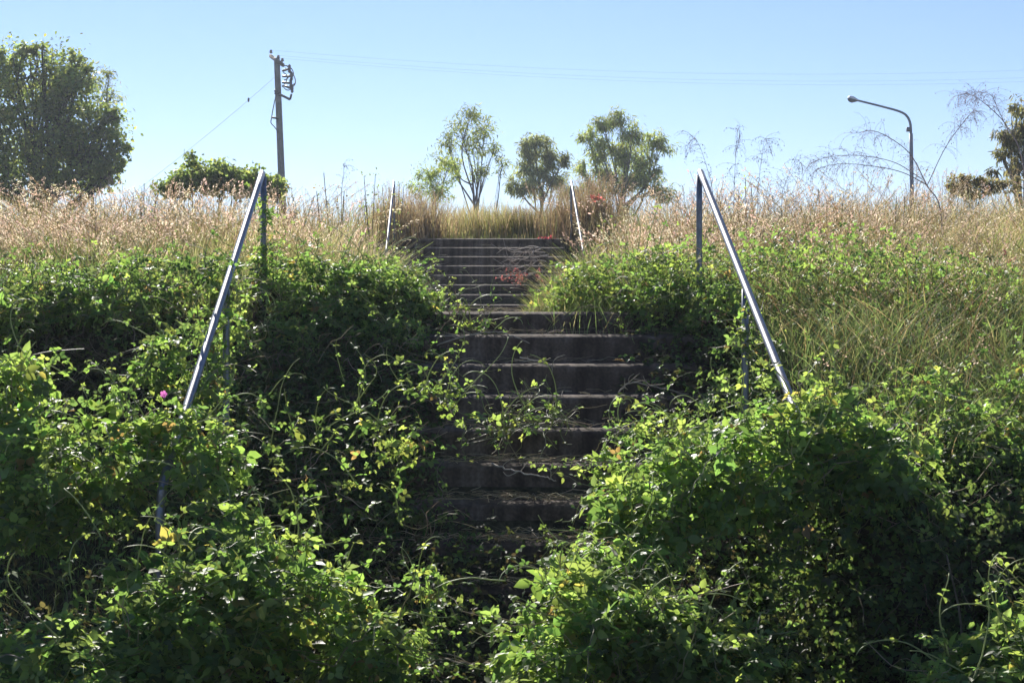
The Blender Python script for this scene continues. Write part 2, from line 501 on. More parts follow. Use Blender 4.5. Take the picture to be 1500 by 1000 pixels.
def seed_heads(m, tip, tdir, length, col, n_sp=14):
    """loose feathery heads made of small spikelets round the stem tip"""
    N = len(tip)
    t = rng.uniform(0, 1, (N, n_sp))
    pos = tip[:, None] - tdir[:, None] * (length[:, None] * t)[..., None]
    a = rng.normal(size=(N, n_sp, 3)); a[..., 2] *= .7
    a = unit(a)
    w = (np.sin(np.pi * (t * .85 + .12)) * length[:, None] * .20 * rng.uniform(.2, 1.0, t.shape))[..., None]
    pos = pos + a * w
    ax = unit(a * .5 + tdir[:, None] * .9 + np.array([0, 0, -.15])).reshape(-1, 3)
    X, Y, Z = frames(ax, rng.normal(size=ax.shape))
    c = np.repeat(col, n_sp, axis=0) * rng.uniform(.8, 1.2, (N * n_sp, 1))
    place(m, [(0, 0, 0), (.17, .45, 0), (0, 1, 0), (-.17, .45, 0)], [(0, 1, 2, 3)], [], pos.reshape(-1, 3), X, Y, Z, np.repeat(length * .145, n_sp) * rng.uniform(.7, 1.3, N * n_sp), c)

TAN = [(.49, .395, .26), (.55, .46, .32), (.41, .33, .21), (.34, .33, .17), (.22, .265, .10)]
GREENS = [(.16, .23, .08), (.21, .26, .10), (.12, .18, .065), (.31, .30, .15)]
HEADS = [(.66, .54, .39), (.70, .60, .45), (.58, .46, .32), (.70, .50, .41), (.76, .67, .52)]

def limit_h(x, y):
    """vegetation is kept low along the path between the flights"""
    off = np.interp(y, [10.3, 11.5, 23.5, 26, 27], [.16, .22, 1.1, 1.2, -5])
    lim = np.clip((np.abs(x + .02) - off) * 1.15, .03, 3)
    wy = y + .55 * noise(np.stack([x, y * .3, x * 0], -1), 2.1, 77)
    return np.minimum(lim, np.where(y > 10.25, np.interp(wy, [10.25, 11.3, 12.5, 14.0], [.26, .46, .78, 1.3]), 3))

def tall_grass():
    b, hd = Mesh(), Mesh()
    def blades(n, reg, hr, cols, w, lean=.5, wid=.0032, dens=None, K=4):
        xy = scatter(n, *reg, dens)
        n = len(xy)
        p3 = np.stack([xy[:, 0], xy[:, 1], xy[:, 0] * 0], -1)
        h = rng.uniform(hr[0], hr[1], n) * (1 + .32 * noise(p3, 1.3, 21) + .25 * noise(p3, 4.0, 27))
        h = np.minimum(h, limit_h(xy[:, 0], xy[:, 1]) * rng.uniform(.6, 1.15, n))
        P, d = grass_paths(xy, h, lean, K)
        sd = unit(np.stack([-d[:, 1], d[:, 0], d[:, 0] * 0], -1) + rng.normal(0, .4, (n, 3)))
        W = (wid * rng.uniform(.6, 1.5, n) * (.6 + .04 * xy[:, 1]))[:, None] * np.linspace(1, .15, K)[None] ** .8
        c = gcol(n, cols, w)
        mott = noise(p3, 1.7, 22)
        c = c * (1 + .25 * mott)[:, None]
        ribbons(b, P, W, sd, c)
        return P
    def stems(n, reg, hr, dens=None, lean=.35, hl=.10, bias=(.25, 0), heads=HEADS, nsp=17):
        xy = scatter(n, *reg, dens); n = len(xy)
        p3 = np.stack([xy[:, 0], xy[:, 1], xy[:, 0] * 0], -1)
        h = rng.uniform(hr[0], hr[1], n) * (1 + .26 * noise(p3, 1.1, 23) + .20 * noise(p3, 3.4, 25))
        keep = rng.uniform(0, 1, n) < .62 + .55 * noise(p3, 1.9, 26)
        xy, h, p3 = xy[keep], h[keep], p3[keep]; n = len(xy)
        lim = limit_h(xy[:, 0], xy[:, 1]); k = lim > np.where(np.abs(xy[:, 0]) < 2.2, .55, .25)
        xy, h, lim, p3 = xy[k], np.minimum(h[k], lim[k]), lim[k], p3[k]
        n = len(xy)
        P, d = grass_paths(xy, h, lean, 5, bias)
        r = np.full((n, 5), .0013) * (.5 + .05 * xy[:, 1:2])
        stalks(b, P, r, gcol(n, [(.40, .33, .17), (.33, .30, .12), (.45, .36, .24)], [2, 1, 1]))
        td = unit(P[:, -1] - P[:, -2])
        c = gcol(n, heads, [3, 3, 2, 2, 2]) * (1 + .15 * noise(p3, .9, 24))[:, None]
        seed_heads(hd, P[:, -1], td, hl * rng.uniform(.7, 1.3, n), c, nsp)
    nx = lambda x, y, sd, f: noise(np.stack([x, y, x * 0], -1), f, sd)
    edgeL = lambda x, y: np.clip(ss(10.5, 12.6, y + .55 * nx(x, y * .2, 31, 1.9)) + .10, 0, 1) * (x < -.1)
    edgeR = lambda x, y: ss(10.2, 12.0, y + .5 * nx(x, y * .2, 32, 1.9)) * (x > .1)
    MIXG = [(.20, .27, .08), (.28, .31, .11), (.15, .21, .06), (.42, .36, .19), (.33, .31, .14)]
    # terrace, left and right of the path
    blades(24000, (-6.5, -.2, 10.4, 17), (.35, .80), TAN, [3, 3, 2, 3, 2], .6, .0030, edgeL)
    blades(20000, (-5.5, -.2, 10.4, 13.4), (.25, .68), MIXG, [3, 3, 2, 2, 2], .7, .0032, edgeL)
    blades(9000, (-5.5, -.2, 10.35, 12.2), (.25, .7), GREENS, [3, 3, 2, 2], .6, .0038)
    stems(4600, (-6.5, -.3, 10.6, 17), (.66, 1.05), lambda x, y: edgeL(x, y) * (x < -.75 - .02 * y), .6, .12, (-.5, -.1))
    blades(24000, (.2, 8, 10.4, 17), (.3, .76), TAN, [3, 2, 3, 4, 3], .6, .0030, edgeR)
    blades(16000, (.2, 7.5, 10.3, 13.4), (.25, .62), MIXG, [3, 3, 2, 2, 2], .7, .0032, edgeR)
    blades(8000, (.2, 7, 10.2, 12.5), (.2, .5), GREENS, [3, 3, 2, 2], .6, .0038)
    stems(4600, (.3, 8, 10.6, 17), (.6, 1.0), lambda x, y: edgeR(x, y) * (x > .75 + .02 * y), .6, .11, (.4, -.1))
    # scattered taller plumes that break the skyline
    for reg, bias in (((-6, -.9, 11.2, 16), (.4, 0)), ((.9, 8, 11.0, 16), (-.3, 0))):
        stems(700, reg, (.95, 1.40), lambda x, y: np.clip(.25 + 1.0 * nx(x, y, 36, 1.6), 0, 1), .6, .15, bias, [(.62, .48, .36), (.70, .60, .44), (.56, .42, .31), (.66, .48, .40), (.72, .64, .50)], 18)
    # far terrace
    blades(16000, (-9, 11, 17, 24), (.4, .85), TAN, [3, 3, 2, 2, 2], .4, .0032)
    stems(5000, (-9, 11, 17, 24), (.7, 1.1), lambda x, y: np.abs(x) > 1.5, .5, .14, (.5, 0), nsp=10)
    # rear bank and plateau
    blades(15000, (-12, 14, 24, 31), (.35, .75), TAN, [3, 2, 2, 3, 3], .4, .0036, lambda x, y: np.where((np.abs(x) < 1.45) & (y < 27.4), 0, 1))
    stems(4500, (-12, 14, 24.3, 31), (.6, 1.0), lambda x, y: np.where((np.abs(x) < 1.7), .12, 1), .4, .15, (.4, 0), nsp=10)
    blades(600, (-1.4, 1.4, 26.7, 27.3), (.06, .2), MIXG, [3, 3, 2, 2, 2], .5, .003)
    blades(7500, (-2.0, 2.0, 27.3, 31), (.3, .80), [(.32, .30, .13), (.38, .33, .17), (.22, .25, .10), (.46, .37, .24), (.30, .24, .16)], [3, 3, 2, 2, 2], .35, .0036)
    # right bank below the terrace: greener, arching, mixed with straw
    rb = lambda x, y: ss(1.40, 1.8, x + .1 * nx(y, x, 33, 3)) * ss(7.55, 8.3, y + .25 * nx(x, y * .2, 34, 2)) * np.clip(.6 + .6 * nx(x, y, 35, 2.3), .1, 1)
    blades(19000, (1.3, 6, 7.5, 11.2), (.14, .42), GREENS + [(.44, .36, .19), (.26, .20, .12)], [4, 5, 4, 2, 1.0, 1.2], .8, .0032, rb, 5)
    stems(900, (1.5, 6, 8.2, 11.2), (.35, .7), rb, .7, .08, (-.3, -.3), nsp=10)
    # left bank: thin straw among the vines
    blades(1800, (-5, -1.4, 7.6, 9.8), (.1, .3), GREENS + [(.30, .24, .12)], [3, 3, 3, 1, 2], .9, .003, None, 5)
    g = b.build('tall_grass', M_GRASS)
    tag(g, 'tall tan and green grass covering the terrace, banks and crest', 'grass', kind='stuff')
    h = hd.build('grass_seed_heads', M_HEAD)
    tag(h, 'pale pinkish feathery seed heads above the tall grass', 'grass', kind='stuff')
tall_grass()

# ------------------------------------------------------------------ ground cover of creeping leaves
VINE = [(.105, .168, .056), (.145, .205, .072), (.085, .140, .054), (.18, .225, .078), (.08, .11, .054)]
GREEN_SHADED = [(.050, .085, .032), (.065, .10, .038), (.040, .065, .030), (.08, .11, .04), (.05, .06, .03)]  # vine greens darkened to stand for shade on steps and bank face
OLD_SHADED = [(.045, .060, .024), (.060, .055, .030), (.035, .050, .022), (.075, .10, .03), (.05, .04, .028)]  # dull old-leaf tones with the shade of the hollows darkened into them
def ground_cover():
    m = Mesh()
    def cover(n, reg, hmax, dens, size=(.022, .045), stair=False, cols=VINE):
        xy = scatter(n, *reg, dens); n = len(xy)
        z = ground_z(xy[:, 0], xy[:, 1])
        ins = np.abs(xy[:, 0]) < 1.42
        sl = np.interp(xy[:, 1], [7.3, 10.3, 10.32], [-1.6, -.10, .036])
        z = np.where(ins & (xy[:, 1] < 10.7), np.maximum(z, sl), z)
        p3 = np.stack([xy[:, 0], xy[:, 1], z], -1)
        h = hmax * rng.uniform(0.05, 1, n) ** .8 * np.clip(.7 + .6 * noise(p3, 1.6, 41), .1, 1.5)
        pos = p3 + np.stack([rng.normal(0, .02, n), rng.normal(0, .02, n), h], -1)
        nrm = unit(np.array([0, -.25, 1.0]) + rng.normal(0, .5, (n, 3)))
        ax = unit(rng.normal(size=(n, 3)) + np.array([0, -.4, -.2]))
        trifoliate(m, pos, nrm, ax, rng.uniform(size[0], size[1], n), gcol(n, cols, [3, 3, 3, 1, 3]))
    nz = lambda x, y, s, f: noise(np.stack([x, y, x * 0], -1), f, s)
    cover(7000, (-5, -1.1, 7.3, 10.4), .20, lambda x, y: np.clip(.5 + .6 * nz(x, y, 51, 2.2), .05, 1), cols=OLD_SHADED)
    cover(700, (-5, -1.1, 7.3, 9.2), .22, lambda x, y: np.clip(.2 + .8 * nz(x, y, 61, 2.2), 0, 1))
    cover(9500, (-1.5, .35, 7.3, 10.35), .17, lambda x, y: np.clip(1.0 - 1.15 * (x + 1.05) - .25 * (9.6 - y) * (x > -.6) + .35 * nz(x, y, 52, 2.6), 0, 1), (.018, .04), cols=OLD_SHADED)
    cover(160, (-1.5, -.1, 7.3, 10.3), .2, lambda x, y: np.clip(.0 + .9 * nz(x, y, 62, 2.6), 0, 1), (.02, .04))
    cover(6500, (-1.5, -.2, 8.3, 10.34), .20, lambda x, y: np.clip(1.0 - 1.3 * (x + .85) + .4 * nz(x, y, 71, 2.6), 0, 1), (.02, .042), cols=GREEN_SHADED)
    cover(1500, (-.9, .1, 7.2, 8.5), .12, lambda x, y: np.clip(.75 - 1.1 * (x + .5) + .5 * nz(x, y, 72, 2.6), 0, 1), (.02, .04), cols=GREEN_SHADED)
    cover(1800, (-.8, 1.4, 6.9, 8.3), .12, lambda x, y: np.clip(.15 + .8 * np.abs(x - .15) + .5 * nz(x, y, 53, 3.0), 0, 1), (.02, .04), cols=OLD_SHADED + VINE[:0])
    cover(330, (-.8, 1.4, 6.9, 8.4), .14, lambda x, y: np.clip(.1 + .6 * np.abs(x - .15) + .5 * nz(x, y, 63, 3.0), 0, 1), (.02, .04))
    cover(2200, (.75, 1.55, 7.3, 10.4), .16, lambda x, y: np.clip(-.1 + 1.5 * (x - .8) + .5 * nz(x, y, 54, 3), 0, 1), (.02, .04), cols=OLD_SHADED)
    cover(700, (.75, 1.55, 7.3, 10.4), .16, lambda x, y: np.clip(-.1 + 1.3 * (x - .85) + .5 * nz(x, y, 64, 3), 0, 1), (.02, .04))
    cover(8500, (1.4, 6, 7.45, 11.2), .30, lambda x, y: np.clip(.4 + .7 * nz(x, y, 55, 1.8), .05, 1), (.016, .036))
    cover(3500, (1.2, 6, 6.6, 8.0), .18, lambda x, y: np.clip(.5 + .6 * nz(x, y, 65, 1.8), .05, 1), (.018, .04), cols=GREEN_SHADED)
    cover(2000, (-5, -1.2, 5.8, 7.4), .12, lambda x, y: np.clip(.3 + .6 * nz(x, y, 56, 2), 0, 1), cols=OLD_SHADED)
    cover(1600, (.6, 5, 5.8, 6.8), .08, lambda x, y: np.clip(.2 + .6 * nz(x, y, 57, 2), 0, 1), cols=OLD_SHADED)
    cover(4200, (-6, -.35, 10.35, 12.6), .42, lambda x, y: np.clip(.3 + .8 * nz(x, y, 58, 1.5), 0.02, 1) * (limit_h(x, y) > .3), (.016, .034))
    cover(2300, (.4, 6, 10.4, 11.8), .40, lambda x, y: np.clip(.3 + .8 * nz(x, y, 59, 1.5), 0.02, 1) * (limit_h(x, y) > .3), (.016, .034))
    def face(n, x0, x1, zs, ys, out, cols=OLD_SHADED, size=(.018, .042)):
        x = rng.uniform(x0, x1, n); t = rng.uniform(0, 1, n)
        z = np.interp(t, [0, 1], zs); y = np.interp(t, [0, 1], ys)
        p = np.stack([x, y - np.abs(rng.normal(0, out, n)), z], -1)
        p = p[noise(p, 2.4, 66) + .6 * noise(p, 6.0, 67) > (-1.2 if cols is GREEN_SHADED else -.35)]; n = len(p)
        trifoliate(m, p, unit(np.array([0, -.7, .7]) + rng.normal(0, .5, (n, 3))), unit(rng.normal(0, .6, (n, 3)) + np.array([0, -.2, -.6])), rng.uniform(*size, n), gcol(n, cols, [3] * len(cols)))
    face(9000, 1.2, 6, (-1.62, -.72), (7.1, 7.5), .2, GREEN_SHADED)
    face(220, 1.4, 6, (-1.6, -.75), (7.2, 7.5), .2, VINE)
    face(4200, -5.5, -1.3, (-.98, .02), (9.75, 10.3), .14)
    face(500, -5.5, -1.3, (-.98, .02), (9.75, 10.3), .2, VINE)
    o = m.build('ground_cover', M_LEAF)
    tag(o, 'partly shade-darkened creeping three-leaved ground cover over the banks and step edges', 'ground cover', kind='stuff')
ground_cover()

# dry litter on the treads and terrace path -----------------------------------------
def litter():
    m = Mesh()
    def lay(n, x, y, z, ln=(.05, .2)):
        a = rng.uniform(0, np.pi * 2, n); L = rng.uniform(*ln, n)
        mid = np.stack([x, y, z], -1)
        d = np.stack([np.cos(a), np.sin(a) * .5, rng.normal(0, .12, n)], -1)
        bend = rng.normal(0, .12, (n, 3)); bend[:, 2] = np.abs(bend[:, 2])
        P = np.stack([mid - d * L[:, None] / 2, mid + bend * L[:, None] * .6, mid + d * L[:, None] / 2], 1)
        stalks(m, P, np.full((n, 3), .0014) * rng.uniform(.6, 1.5, (n, 1)), gcol(n, [(.38, .30, .18), (.28, .22, .13), (.45, .38, .26)], [2, 2, 1]))
    for k, (d, z, dep) in enumerate(low):
        n = int([40, 60, 40, 40, 140, 240, 280, 500, 520, 420][k])
        x = np.where(rng.uniform(0, 1, n) < .5, rng.normal(.25, .3, n), rng.uniform(-1.3, 1.3, n)).clip(-1.38, 1.38)
        lay(n, x, d + rng.uniform(.01, .26, n) ** 1.0, z + .006 + np.abs(rng.normal(0, .012, n)))
    for k, (d, z, dep) in enumerate(up):
        n = 14
        lay(n, rng.uniform(-1.2, 1.2, n), d + rng.uniform(.02, .27, n), z + .006 + np.abs(rng.normal(0, .012, n)))
    n = 1200
    x, y = rng.uniform(-.8, .9, n), rng.uniform(10.6, 23.6, n)
    lay(n, x, y, np.maximum(ground_z(x, y), .02) + .015)
    for n, x0, x1, zs, ys in ((350, 1.4, 6, (-1.5, -.6), (7.2, 7.55)), (1100, -5.5, -1.3, (-.9, .1), (9.7, 10.3)), (320, -1.5, -.2, (-1.4, -.15), (7.6, 10.0))):
        t = rng.uniform(0, 1, n); K = 6
        P = np.zeros((n, K, 3)); P[:, 0] = np.stack([rng.uniform(x0, x1, n), np.interp(t, [0, 1], ys) - np.abs(rng.normal(0, .12, n)) - .02, np.interp(t, [0, 1], zs) + .08], -1)
        d = unit(rng.normal(0, .7, (n, 3)) + np.array([0, -.25, -.25])); L = rng.uniform(.1, .45, n)
        for k in range(1, K):
            d = unit(d + rng.normal(0, .28, (n, 3)) + np.array([0, 0, -.1])); P[:, k] = P[:, k - 1] + d * (L / K)[:, None]
        stalks(m, P, np.full((n, K), .0016) * rng.uniform(.6, 1.5, (n, 1)), gcol(n, [(.26, .20, .13), (.18, .15, .09), (.34, .28, .18)], [2, 2, 1]))
    o = m.build('dry_litter', M_TWIG)
    tag(o, 'dry straw, dead stems and litter on the treads and banks', 'litter', kind='stuff')
litter()

# ------------------------------------------------------------------ vine mounds
def tendril_path(p0, d0, length, curl, n=22):
    p = [np.array(p0, float)]; d = unit(np.array(d0, float)); ax = unit(rng.normal(size=3) * np.array([.5, 1, .4]))
    step = length / n
    for k in range(n):
        t = k / n
        ang = curl * step / length * (.2 + 2.2 * t ** 2)
        d = unit(rot_about(d[None], ax[None], np.array([ang]))[0] + np.array([0, 0, -.02]) + rng.normal(0, .045, 3))
        p.append(p[-1] + d * step)
    return np.array(p)

def add_tendril(root, base, p0, d0, length, curl, leafy=True, col=(.36, .42, .17), r=.0036):
    P = tendril_path(p0, d0, length, curl)
    m = Mesh(); tube(m, P, np.linspace(r, r * .45, len(P)), 5, col)
    t = m.build('tendril', M_STEM, root, True, base)
    if leafy:
        k = rng.integers(3, len(P) - 3, rng.integers(2, 5))
        lm = Mesh(); n = len(k)
        trifoliate(lm, P[k] + rng.normal(0, .008, (n, 3)), unit(np.array([0, 0, 1.0]) + rng.normal(0, .5, (n, 3))), unit(rng.normal(size=(n, 3)) + np.array([0, 0, .3])), rng.uniform(.016, .036, n), gcol(n, VINE, [2, 3, 1, 3, 0.5]))
        lm.build('leaves', M_LEAF, t, False, base)

def vine(name, label, cat, blobs, n, size=(.03, .058), tend=6, fill=.35, cols=VINE, w=(2.5, 3, 2, 2, 1.5), gap=.0, group=None, tlen=(.2, .5), stems=None, seed=0, nodes=5):
    """blobs: (px, py, distance, half width px, half height px, half depth m)"""
    bl = [(at(px, py, d), np.array([rx * d / F, ry, rz * d / F])) for px, py, d, rx, rz, ry in blobs]
    wts = np.array([r[0] * r[2] + r[1] * r[2] + r[0] * r[1] for _, r in bl]); wts /= wts.sum()
    c0 = bl[0][0]
    base = np.array([c0[0], c0[1], float(ground_z(c0[0], c0[1]))])
    root = thing(name, label, cat, base, group)
    pos, nrm = [], []
    for (c, r), wt in zip(bl, wts):
        k = int(n * .55 * wt * 1.6)
        d = unit(rng.normal(size=(k, 3)))
        bump = .92 + .34 * noise(d * 1.0 + c, 3.2, 60 + seed) + .20 * noise(d + c, 8.0, 61 + seed)
        s = 1 - np.abs(rng.normal(0, .11, k))
        inner = rng.uniform(0, 1, k) < fill
        s = np.where(inner, rng.uniform(.35, .95, k), s)
        p = c + d * r * (bump * s)[:, None]
        ok = (p[:, 2] > ground_z(p[:, 0], p[:, 1]) + .01)
        ok &= noise(p, 9.0, 62 + seed) > gap - .55
        pos.append(p[ok]); nrm.append(unit(d / r)[ok])
    pos, nrm = np.concatenate(pos), np.concatenate(nrm)
    if len(pos) > n * .55:
        k = rng.permutation(len(pos))[:int(n * .55)]; pos, nrm = pos[k], nrm[k]
    m = Mesh(); N = len(pos)
    nn = unit(nrm * .55 + np.array([0, .1, .8]) + rng.normal(0, .42, (N, 3)))
    ax = unit(nrm * .5 + rng.normal(0, .8, (N, 3)) + np.array([0, -.1, -.25]))
    sz = rng.uniform(size[0], size[1], N) * rng.choice([1.4, 1, 1, .75, .5], N)
    c = gcol(N, cols, w) * (1 + .2 * noise(pos, 5.0, 63))[:, None]
    old = rng.uniform(0, 1, N)
    c[old < .035] = (.27, .235, .085); c[old < .018] = (.20, .135, .075)      # yellowing and dead leaves
    trifoliate(m, pos, nn, ax, sz, c)
    # runners woven through and out of the leaves, with leaves at their nodes
    ns = stems if stems is not None else max(14, N // 9)
    i = rng.integers(0, N, ns)
    K = 9
    P = np.zeros((ns, K, 3)); P[:, 0] = pos[i]
    d = unit(rng.normal(0, .6, (ns, 3)) + nrm[i] * .6 + np.array([0, -.05, .35]))
    L = rng.uniform(.10, .46, ns)
    for k in range(1, K):
        d = unit(d + rng.normal(0, .30, (ns, 3)) + np.array([0, 0, -.07]))
        P[:, k] = P[:, k - 1] + d * (L / K)[:, None]
    sm = Mesh()
    stalks(sm, P, np.linspace(.0024, .0011, K)[None] * rng.uniform(.7, 1.5, (ns, 1)), gcol(ns, [(.20, .25, .09), (.27, .26, .13), (.34, .29, .19)], [3, 2, 1.5]), 4)
    nk = ns * nodes
    a, b_ = rng.integers(0, ns, nk), rng.integers(2, K, nk)
    q = P[a, b_] + rng.normal(0, .012, (nk, 3))
    ok = q[:, 2] > ground_z(q[:, 0], q[:, 1]) + .01
    q = q[ok]; nk = len(q)
    taper = 1 - .07 * b_[ok]
    trifoliate(m, q, unit(np.array([0, .05, 1.0]) + rng.normal(0, .45, (nk, 3))), unit(rng.normal(0, 1, (nk, 3)) + np.array([0, -.1, .05])), rng.uniform(size[0], size[1], nk) * taper, gcol(nk, cols, w))
    m.build('leaves', M_LEAF, root, False, base)
    sm.build('stems', M_STEM, root, False, base)
    # loose shoots reaching out of the top
    top = np.argsort(-(pos[:, 2] + rng.normal(0, .12, N) - .1 * pos[:, 1]))[:max(40, N // 4)]
    for _ in range(int(tend * 2.2)):
        k = rng.choice(top)
        add_tendril(root, base, pos[k], np.array([rng.normal(0, .6), rng.normal(-.35, .3), rng.uniform(.6, 1.2)]), rng.uniform(*tlen), rng.choice([-1, 1]) * rng.uniform(1.0, 3.2))
    return root, base

V = {}
G1 = 'sprawling vine mounds round the stairs'
V['fl'] = vine('vine_mound', 'large bright vine mound in the left foreground, below the bent foot of the left rail', 'vine',
     [(300, 930, 6.5, 150, 130, .42), (160, 985, 6.3, 130, 105, .40), (440, 900, 6.7, 120, 100, .40), (330, 820, 6.95, 85, 75, .30), (540, 960, 6.6, 62, 85, .28), (60, 985, 6.4, 80, 70, .3)], 5600, (.032, .062), 13, .35, group=G1, seed=1)
V['ml'] = vine('vine_mound', 'leafy vine mound at the left edge, just left of the left rail foot', 'vine',
     [(120, 680, 7.4, 125, 95, .36), (268, 632, 7.45, 55, 42, .2), (20, 610, 7.7, 60, 100, .35), (305, 690, 7.3, 50, 42, .22), (40, 740, 7.3, 80, 80, .3)], 3600, (.03, .06), 9, .35, group=G1, seed=2)
V['cl'] = vine('vine_mound', 'small vine clump climbing halfway up the left rail', 'vine',
     [(265, 520, 8.6, 62, 55, .24), (325, 480, 9.0, 40, 45, .2), (215, 545, 8.4, 35, 28, .15), (305, 570, 8.4, 40, 40, .2)], 950, (.026, .05), 4, .3, group=G1, seed=3)
V['tl'] = vine('draping_vine', 'vine curtain hanging off the terrace edge left of the left rail', 'vine',
     [(90, 425, 10.45, 110, 42, .30), (235, 408, 10.5, 100, 40, .30), (340, 405, 10.5, 60, 42, .28), (15, 470, 10.1, 70, 60, .3), (140, 470, 10.1, 50, 40, .18), (215, 455, 10.2, 50, 45, .2), (100, 445, 10.2, 60, 40, .2), (-60, 470, 9.9, 80, 80, .4)], 5200, (.024, .046), 7, .3, cols=VINE, w=(3, 2, 3, 1, 3), group='vine curtains on the terrace edge', seed=4)
V['tl2'] = vine('draping_vine', 'vine curtain spilling off the terrace between left rail and steps', 'vine',
     [(440, 412, 10.5, 75, 42, .30), (540, 425, 10.5, 70, 40, .28), (600, 455, 10.4, 50, 28, .22), (470, 470, 10.2, 80, 45, .18), (570, 490, 10.0, 70, 26, .12), (420, 510, 9.9, 55, 45, .14)], 5600, (.024, .045), 6, .3, w=(3, 2, 3, 1, 3), group='vine curtains on the terrace edge', seed=5)
V['k'] = vine('leafy_weed', 'bright leafy weed on the landing, left of the gap to the upper flight', 'weed',
     [(585, 428, 10.9, 45, 34, .25), (625, 445, 10.75, 32, 20, .18), (545, 405, 11.1, 45, 30, .25)], 1100, (.018, .036), 3, .4, w=(1, 3, 1, 3, .5), group='leafy weeds on the landing', seed=6)
V['i'] = vine('leafy_weed', 'wide leafy weed on the landing, right of the gap to the upper flight', 'weed',
     [(860, 425, 10.9, 55, 42, .3), (930, 410, 11.0, 65, 46, .3), (810, 440, 10.8, 42, 26, .2), (985, 415, 10.8, 45, 55, .3)], 2300, (.018, .038), 5, .4, w=(1, 3, 1, 3, 1), group='leafy weeds on the landing', seed=7)
V['ir'] = vine('draping_vine', 'dark vine curtain on the terrace edge behind the upper end of the right rail', 'vine',
     [(1000, 455, 10.4, 60, 60, .3), (1060, 480, 10.1, 55, 75, .3), (1090, 560, 9.3, 55, 70, .3), (945, 445, 10.45, 50, 36, .22)], 2300, (.022, .042), 5, .3, w=(3, 2, 3, 1, 3), group='vine curtains on the terrace edge', seed=8)
V['mr'] = vine('vine_mound', 'big sunlit vine mound swallowing the foot of the right rail', 'vine',
     [(1120, 690, 7.3, 120, 95, .36), (1200, 640, 7.5, 80, 65, .3), (1010, 720, 7.4, 85, 75, .3), (1280, 690, 7.35, 80, 70, .3), (965, 770, 7.25, 65, 60, .25), (905, 745, 7.45, 42, 40, .2), (930, 830, 7.0, 50, 40, .2)], 5000, (.03, .06), 11, .35, group=G1, seed=9)
V['fc'] = vine('vine_mound', 'bright vine mound in the foreground centre, at the foot of the steps', 'vine',
     [(850, 920, 6.5, 105, 100, .36), (960, 950, 6.5, 105, 90, .36), (800, 985, 6.4, 65, 80, .3), (1060, 985, 6.4, 75, 80, .3), (860, 850, 6.8, 60, 45, .2)], 4400, (.032, .062), 10, .35, group=G1, seed=10)
V['br'] = vine('vine_mound', 'vine clump with tall looping shoots in the bottom right corner', 'vine',
     [(1450, 990, 6.1, 75, 75, .3), (1530, 950, 6.2, 80, 90, .35), (1400, 1010, 6.0, 55, 40, .2)], 1500, (.03, .06), 6, .35, group=G1, tlen=(.3, .55), seed=11)
V['rb'] = vine('vine_mound', 'low leafy tangle on the grassy bank at the far right edge', 'vine',
     [(1440, 640, 7.9, 90, 55, .35), (1360, 590, 8.4, 70, 50, .3), (1520, 580, 8.4, 80, 70, .4)], 1500, (.022, .045), 5, .35, w=(3, 2, 3, 1, 2), group=G1, seed=12)
G2 = 'creepers trailing over the lower flight'
V['s1'] = vine('creeping_vine', 'creeper with bright leaves trailing over the middle steps, left of centre', 'vine',
     [(640, 600, 8.9, 60, 55, .12), (590, 650, 8.5, 60, 45, .12), (690, 630, 8.7, 40, 30, .1), (610, 550, 9.3, 35, 35, .1)], 330, (.022, .046), 5, .7, gap=.25, w=(1, 3, 1, 3, .5), group=G2, seed=13)
V['s2'] = vine('creeping_vine', 'sparse creeper hanging in shade over the far left of the steps', 'vine',
     [(470, 680, 8.0, 80, 90, .15), (540, 730, 7.8, 70, 60, .15), (410, 640, 8.2, 50, 70, .12), (520, 620, 8.6, 60, 60, .12)], 170, (.022, .045), 6, .7, gap=.2, group=G2, seed=14)
V['s3'] = vine('creeping_vine', 'thin upright creeper on the bottom steps between the two foreground mounds', 'vine',
     [(625, 880, 7.0, 34, 60, .12), (605, 950, 6.9, 30, 50, .12)], 200, (.024, .045), 3, .7, gap=.2, group=G2, seed=15)
V['s4'] = vine('creeping_vine', 'creeper spreading over the right end of the middle steps', 'vine',
     [(940, 640, 8.5, 45, 40, .12), (900, 680, 8.2, 60, 35, .12), (1000, 650, 8.4, 45, 50, .12), (860, 740, 7.8, 60, 40, .12)], 520, (.02, .042), 5, .7, gap=.2, group=G2, seed=16)
V['s5'] = vine('creeping_vine', 'wilting tangle of creeper stems lying on the middle of the flight', 'vine',
     [(750, 628, 8.9, 70, 14, .1), (800, 612, 9.0, 40, 20, .08)], 40, (.02, .04), 3, .7, group=G2, stems=80, seed=17, nodes=1)
V['s6'] = vine('creeping_vine', 'sprig of creeper on the second and third steps below the landing', 'vine',
     [(690, 480, 10.15, 45, 12, .08), (705, 470, 10.2, 20, 14, .06)], 70, (.02, .04), 2, .7, group=G2, stems=16, seed=18, nodes=2)
V['p'] = vine('climbing_vine', 'vine twining up the top post of the left rail', 'vine',
     [(388, 350, 10.35, 14, 45, .05), (392, 310, 10.4, 10, 25, .04), (384, 385, 10.4, 24, 24, .08)], 220, (.018, .036), 0, .6, group=None, stems=20, seed=19)
V['p2'] = vine('climbing_vine', 'vine twining round the mid post of the left rail', 'vine',
     [(327, 500, 8.95, 10, 40, .04), (329, 540, 8.95, 16, 34, .06), (322, 470, 8.9, 10, 14, .03)], 150, (.018, .036), 0, .6, stems=14, seed=20)
V['p3'] = vine('climbing_vine', 'vine twining round the mid post of the right rail', 'vine',
     [(1092, 500, 8.8, 12, 45, .05), (1090, 560, 8.8, 20, 45, .08), (1095, 455, 8.75, 8, 16, .03)], 170, (.018, .036), 0, .6, w=(3, 1, 3, 1, 3), stems=14, seed=21)
